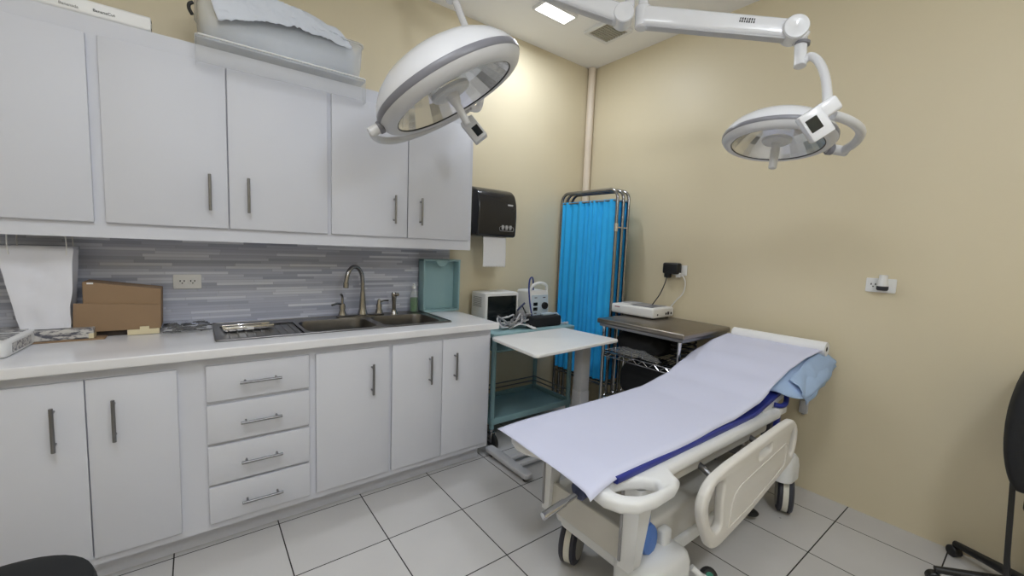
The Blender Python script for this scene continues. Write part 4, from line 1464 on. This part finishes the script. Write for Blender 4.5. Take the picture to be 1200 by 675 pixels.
b.grid(papf, 110, 40)
b.build('sheet', M['paper'], t, solid=0.0012)
b = MB()
y0, y1 = -1.955, -1.462
b.lathe([(0.014, 0), (0.0385, 0), (0.0385, y1 - y0), (0.014, y1 - y0), (0.014, 0)], (-0.125, y0, 0.875), (0, 1, 0), 30)
b.build('roll', M['rollpaper'], t)
MB().lathe([(0.0138, 0.001), (0.0138, y1 - y0 - 0.001), (0.011, y1 - y0 - 0.001), (0.011, 0.001), (0.0138, 0.001)], (-0.125, y0, 0.875), (0, 1, 0), 24).build('core', M['carddark'], t)

# ------------------------------------------------------------------ surgical lights


def px(u, v, dep):
    return CAM + (FX + RX * ((u - 600) / FOC) - UX * ((v - 337.5) / FOC)) * dep


def dome(parent, c, n, R, post_len):
    """surgical lamp head: rim centre c, light direction n"""
    n = V(n).normalized()
    k = R / 0.325
    P = lambda l: [(r * k, h * k) for r, h in l]
    # shell: heights against n are negative
    MB().lathe(P([(0.325, -0.012), (0.321, -0.026), (0.306, -0.052), (0.276, -0.086), (0.23, -0.118), (0.17, -0.142), (0.095, -0.157), (0.0, -0.161)]), c, n, 64).build('shell', M['lampwhite'], parent)
    MB().lathe(P([(0.3255, -0.014), (0.3285, -0.010), (0.3285, 0.010), (0.3255, 0.014)]), c, n, 64).build('band', M['lampgrey'], parent)
    MB().lathe(P([(0.3255, 0.013), (0.322, 0.022), (0.308, 0.040), (0.296, 0.047), (0.282, 0.050), (0.270, 0.048), (0.2655, 0.044)]), c, n, 64).build('skirt', M['lampskirt'], parent)
    MB().lathe(P([(0.2665, 0.0455), (0.262, 0.045), (0.262, 0.040)]), c, n, 64).build('seal', M['black'], parent)
    pr = [(0.262, 0.040), (0.245, 0.015), (0.21, -0.03), (0.165, -0.07), (0.115, -0.095), (0.085, -0.10)]
    n_ = 60
    ax = n
    up = V((0, 0, 1)) if abs(ax.z) < 0.9 else V((1, 0, 0))
    a = ax.cross(up).normalized()
    bb = ax.cross(a)
    b = MB()
    b.rings([[c + ax * (h * k) + (a * math.cos(2 * PI * i / n_) + bb * math.sin(2 * PI * i / n_)) * (r * k) * (1 + 0.0025 * (1 if i % 2 else -1)) for i in range(n_)] for r, h in pr], True, False, False)
    b.build('reflector', M['reflector'], parent, smooth=False)
    b = MB().lathe(P([(0.088, -0.10), (0.088, 0.0), (0.085, 0.006)]), c, n, 40)
    b.build('bulb_housing', M['reflector'], parent)
    MB().lathe(P([(0.084, -0.004), (0.086, 0.0), (0.086, 0.018), (0.080, 0.025), (0.0, 0.028)]), c, n, 40).build('bulb_cap', M['lampskirt'], parent)
    MB().lathe(P([(0.262, 0.042), (0.0, 0.047)]), c, n, 48).build('glass', M['glass'], parent)
    MB().lathe([(0.030 * k, 0.026 * k), (0.024 * k, 0.055 * k), (0.017, 0.075 * k), (0.0155, 0.05 * k + post_len - 0.004), (0.012, 0.05 * k + post_len), (0, 0.05 * k + post_len)], c, n, 22).build('centre_handle', M['lampskirt'], parent)
    return n, a, bb


def spring_arm(parent, p0, p1, hgt, wid, caps=(0, 1)):
    """boxy spring arm from p0 to p1 with round joint caps at both ends"""
    p0, p1 = V(p0), V(p1)
    d = (p1 - p0)
    L = d.length
    d.normalize()
    side = d.cross(V((0, 0, 1))).normalized()
    up = side.cross(d)
    b = MB()
    rg = []
    for f, s in ((0.0, 1.0), (0.03, 1.1), (0.5, 1.0), (0.97, 0.92), (1.0, 0.85)):
        c = p0 + d * (L * f)
        hh, ww = hgt * s, wid * s
        rg.append([c + side * x + up * y for x, y in rrect(0, 0, ww, hh, min(hh, ww) * 0.28, 3)])
    b.rings(rg)
    o = b.build('spring_arm', M['lampwhite'], parent)
    b = MB()
    lo = []
    for f in (0.04, 0.5, 0.96):
        c = p0 + d * (L * f) - up * (hgt * 0.5 - 0.002)
        lo.append([c + side * x + up * y for x, y in rrect(0, 0, wid * 0.7, 0.012, 0.004, 2)])
    b.rings(lo)
    b.build('arm_underside', M['greylight'], o)
    for c in [(p0, p1)[i] for i in caps]:
        for s in (-1, 1):
            MB().lathe([(hgt * 0.58, 0), (hgt * 0.60, 0.006), (hgt * 0.55, 0.014), (0.006, 0.016), (0.005, 0.0155), (0.0, 0.0155)], c + side * (s * wid * 0.46), side * s, 30).build('joint_cap', M['lampwhite'], o)
        MB().cyl(c - side * (wid * 0.46), c + side * (wid * 0.46), hgt * 0.58, 26).build('joint_barrel', M['lampwhite'], o)
    return o, d, side, up


# --- large lamp in front of the cabinets
D1 = 1.8
c1 = V((-1.955, -0.9982, 2.0332))
n1 = V((0.4775, -0.2081, -0.8536))
t = thing('surgical_light', 'larger white dome surgical light hanging in front of the wall cabinets', 'surgical light', (c1.x, c1.y, H))
dome(t, c1, n1, 0.338, 0.115)
J1 = px(737, 22, 2.0)
e1 = px(524, -52, 2.10)
spring_arm(t, J1 - (J1 - e1).normalized() * 0.03, e1, 0.080, 0.072)


def circ(c, n, R, h, deg):
    """point on the circle about axis n (the angle runs round the rim)"""
    a = n.cross(V((0, 0, 1))).normalized()
    q = math.radians(deg)
    return c + n * h + a * (R * math.cos(q)) + n.cross(a) * (R * math.sin(q))


pv = circ(c1, n1, 0.372, 0.022, 88)
rimp = circ(c1, n1, 0.33, 0.02, 88)
MB().cyl(rimp, circ(c1, n1, 0.395, 0.022, 88), 0.022, 20, 0.004).build('pivot', M['lampskirt'], t)
MB().cyl(rimp, circ(c1, n1, 0.352, 0.02, 88), 0.027, 20, 0.003).build('pivot_collar', M['lampgrey'], t)
yk = [circ(c1, n1, 0.381, 0.027 + 0.008 * min(1, (k - 88) / 40), k) for k in range(88, 203, 6)]
MB().tube(yk, 0.0165, 14, 2).build('yoke', M['lampskirt'], t)
ctr = [yk[-1], px(561, 126, 2.20), px(564, 104, 2.20), px(560, 76, 2.18), px(551, 46, 2.15), px(540, 18, 2.13), px(534, 2, 2.12), px(530, -12, 2.11)]
MB().tube(ctr, 0.0175, 14, 6).build('drop_tube', M['lampwhite'], t)
MB().cyl(px(529, 2, 2.115), px(524, -46, 2.10), 0.028, 22, 0.003).build('drop_sleeve', M['lampwhite'], t)
# control box
zx = (RX * 0.62 - UX * 0.78).normalized()
yx = (FX * -1.0).normalized()
yx = (yx - zx * yx.dot(zx)).normalized()
xx = zx.cross(yx)


def boxframe(c, x, y, z):
    mm = Matrix((x, y, z)).transposed().to_4x4()
    mm.translation = c
    return mm


mb = boxframe(px(556, 153, 2.15), xx, yx, zx)
cb1 = MB().box(-0.038, 0.038, -0.024, 0.024, -0.07, 0.062, 0.008, 2, mb).build('control_box', M['lampskirt'], t)
MB().box(-0.026, 0.010, 0.0235, 0.0255, -0.012, 0.044, 0.001, 1, mb).build('display', M['screen'], cb1)

# --- smaller lamp by the right wall
D2 = 1.75
c2 = V((-0.8837, -1.9029, 1.8572))
n2 = V((-0.16, 0.0, -0.987))
t2 = thing('surgical_light', 'smaller white dome surgical light hanging near the right wall', 'surgical light', (c2.x, c2.y, H))
dome(t2, c2, n2, 0.208, 0.095)
J2 = px(753, 21, 1.98)
e2 = px(930, 36, 1.80)
arm, ad, aside, aup = spring_arm(t2, J2, e2, 0.084, 0.066, (1,))
MB().cyl(J2 - V((0, 0, 0.05)), J2 + V((0, 0, 0.055)), 0.035, 28, 0.008).build('joint_barrel', M['lampwhite'], t2)
MB().cyl(px(930, 36, 1.80), px(941, 47, 1.80), 0.036, 26, 0.006).build('elbow', M['lampwhite'], t2)
# print on the arm
q = J2.lerp(e2, 0.70) - aside * 0.0335 + aup * 0.006
fs = -aside if (-aside).dot(CAM - q) > 0 else aside
q = J2.lerp(e2, 0.70) + fs * 0.0315 + aup * 0.010
b = MB()
for r in range(2):
    for k in range(7):
        wd = 0.0055 if (k + r) % 3 else 0.004
        cc = q + ad * (k * 0.0095 - 0.03) + aup * (0.006 - r * 0.011)
        pts = [cc + ad * (sx * wd / 2) + aup * (sz * 0.004) for sx, sz in ((-1, -1), (1, -1), (1, 1), (-1, 1))]
        b.rings([[p_ for p_ in pts], [p_ + fs * 0.002 for p_ in pts]])
b.build('arm_print', M['ink'], arm, smooth=False)
# drop shaft
MB().cyl(px(939, 42, 1.80), px(937.5, 78, 1.78), 0.024, 22, 0.003).build('drop_shaft', M['lampwhite'], t2)
MB().cyl(px(940.5, 50, 1.79), px(940, 53, 1.79), 0.029, 22).build('shaft_ring', M['lampgrey'], t2)
ct = [px(942, 71, 1.775), px(950, 66, 1.76), px(960, 73, 1.72), px(967, 90, 1.64), px(969.5, 112, 1.55), px(969, 132, 1.48)]
MB().tube(ct, 0.0165, 14, 6).build('drop_tube', M['lampwhite'], t2)
yk2 = [circ(c2, n2, 0.275 - 0.012 * abs(k - 172) / 40, 0.004 + 0.01 * (215 - k) / 80, k) for k in range(132, 216, 6)]
MB().tube(yk2, 0.0165, 14, 2).build('yoke', M['lampskirt'], t2)
rp = circ(c2, n2, 0.204, 0.012, 132)
MB().cyl(rp, circ(c2, n2, 0.285, 0.014, 132), 0.020, 20, 0.004).build('pivot', M['lampskirt'], t2)
MB().cyl(rp, circ(c2, n2, 0.226, 0.012, 132), 0.025, 20, 0.003).build('pivot_collar', M['lampgrey'], t2)
zx = (RX * 0.55 - UX * 0.83).normalized()
yx = (FX * -1.0 - RX * 0.35).normalized()
yx = (yx - zx * yx.dot(zx)).normalized()
xx = yx.cross(zx)
mb = boxframe(px(955, 147, 1.46), xx, yx, zx)
cb2 = MB().box(-0.038, 0.040, -0.02, 0.02, -0.055, 0.05, 0.008, 2, mb)
cb2.box(0.00, 0.095, -0.018, 0.018, -0.055, 0.0, 0.012, 3, mb)
cb2 = cb2.build('control_box', M['lampwhite'], t2)
MB().box(-0.028, 0.012, 0.0195, 0.0215, -0.03, 0.018, 0.001, 1, mb).build('display', M['screen'], cb2)

# ceiling column that carries both arms (above the photo)
cc = px(733, 12, 2.02)
t3 = thing('lamp_ceiling_mount', 'white ceiling column with two short shafts carrying the lamp arms', 'ceiling mount', (cc.x, cc.y, H))
MB().lathe([(0.16, 0.0), (0.155, 0.05), (0.09, 0.09), (0.06, 0.10)], (cc.x, cc.y, H), (0, 0, -1), 36, True, True).build('ceiling_cup', M['lampwhite'], t3)
MB().cyl((cc.x, cc.y, H - 0.30), (cc.x, cc.y, H - 0.09), 0.05, 26, 0.004).build('column', M['lampwhite'], t3)
MB().cyl(J1 + V((0, 0, 0.03)), V((J1.x, J1.y, H - 0.24)), 0.022, 20).build('shaft', M['lampwhite'], t3)
MB().cyl(J2 + V((0, 0, 0.03)), V((J2.x, J2.y, H - 0.28)), 0.022, 20).build('shaft', M['lampwhite'], t3)

# ------------------------------------------------------------------ seats at the photo edges
t = thing('stool', 'black round-cornered stool seat at the lower left before the cabinets', 'stool', (-3.29, -1.37, 0))
sx_, sy_, sz_ = -3.265, -1.385, 0.545
b = MB()
b.rings([[V((sx_ + (p[0] - sx_) * k, sy_ + (p[1] - sy_) * k, z)) for p in rrect(sx_, sy_, 0.42, 0.40, 0.17, 10)] for k, z in ((0.90, sz_ - 0.07), (0.98, sz_ - 0.055), (1.0, sz_ - 0.03), (0.97, sz_ - 0.008), (0.85, sz_), (0.4, sz_ + 0.002))])
b.build('seat', M['blackvinyl'], t)
MB().cyl((sx_, sy_, 0.10), (sx_, sy_, sz_ - 0.06), 0.026, 18).build('gas_column', M['steel'], t)
for k in range(5):
    a = 2 * PI * k / 5 + 0.3
    e = V((sx_ + 0.26 * math.cos(a), sy_ + 0.26 * math.sin(a), 0.075))
    b = MB().tube([(sx_, sy_, 0.11), e], 0.017, 10, rr=(0.022, 0.014))
    o = b.build('leg', M['black'], t)
    MB().cyl(e + V((-math.sin(a), math.cos(a), 0)) * 0.02 - V((0, 0, 0.047)), e - V((-math.sin(a), math.cos(a), 0)) * 0.02 - V((0, 0, 0.047)), 0.027, 18, 0.004).build('caster', M['black'], o)

ox, oy = -0.235, -2.735
t = thing('office_chair', 'black office chair at the right edge beside the wall', 'chair', (ox, oy, 0))


def backf(u, v):
    th, ph = 2 * PI * u, PI * (v - 0.5)
    sq = lambda a, e: math.copysign(abs(a) ** e, a)
    lx = sq(math.cos(ph), 0.5) * sq(math.cos(th), 0.4)
    lz = sq(math.cos(ph), 0.5) * sq(math.sin(th), 0.4)
    z = 0.755 + 0.245 * lz
    x = ox - 0.02 + 0.21 * lx * (1 - 0.12 * lz)
    y = -2.655 + 0.035 * sq(math.sin(ph), 0.6) + 0.035 * (1 - lz * lz) - 0.02
    return V((x, y, z))


b = MB().grid(backf, 48, 20)
bmesh.ops.remove_doubles(b.bm, verts=b.bm.verts, dist=0.0003)
b.build('backrest', M['blackfab'], t)
b = MB()
b.rings([[V((ox + (p[0] - ox) * k, oy - 0.16 + (p[1] - oy + 0.16) * k, z)) for p in rrect(ox, oy - 0.16, 0.42, 0.43, 0.09, 6)] for k, z in ((0.92, 0.42), (1.0, 0.44), (1.0, 0.465), (0.95, 0.485), (0.7, 0.49))])
b.build('seat', M['blackfab'], t)
MB().cyl((ox, oy, 0.10), (ox, oy, 0.42), 0.025, 18).build('gas_column', M['black'], t)
b = MB()
b.rings([[V((x + dx, y + dy, z)) for dx, dy in ((-0.022, -0.008), (0.022, -0.008), (0.022, 0.008), (-0.022, 0.008))] for x, y, z in ((-0.27, -2.715, 0.10), (-0.345, -2.672, 0.125), (-0.355, -2.662, 0.22), (-0.315, -2.645, 0.56), (-0.30, -2.645, 0.66))])
b.build('back_bar', M['black'], t)
for k in range(5):
    a = math.radians(52 + 66 * k) if k < 2 else math.radians(118 + 80.7 * (k - 1))
    e = V((ox + 0.29 * math.cos(a), oy + 0.29 * math.sin(a), 0.062))
    if e.x > -0.03:
        e.x = -0.03
    b = MB().tube([(ox, oy, 0.10), e], 0.017, 10, rr=(0.024, 0.014))
    o = b.build('leg', M['black'], t)
    MB().cyl(e + V((-math.sin(a), math.cos(a), 0)) * 0.018 - V((0, 0, 0.036)), e - V((-math.sin(a), math.cos(a), 0)) * 0.018 - V((0, 0, 0.036)), 0.0255, 18, 0.004).build('caster', M['black'], o)
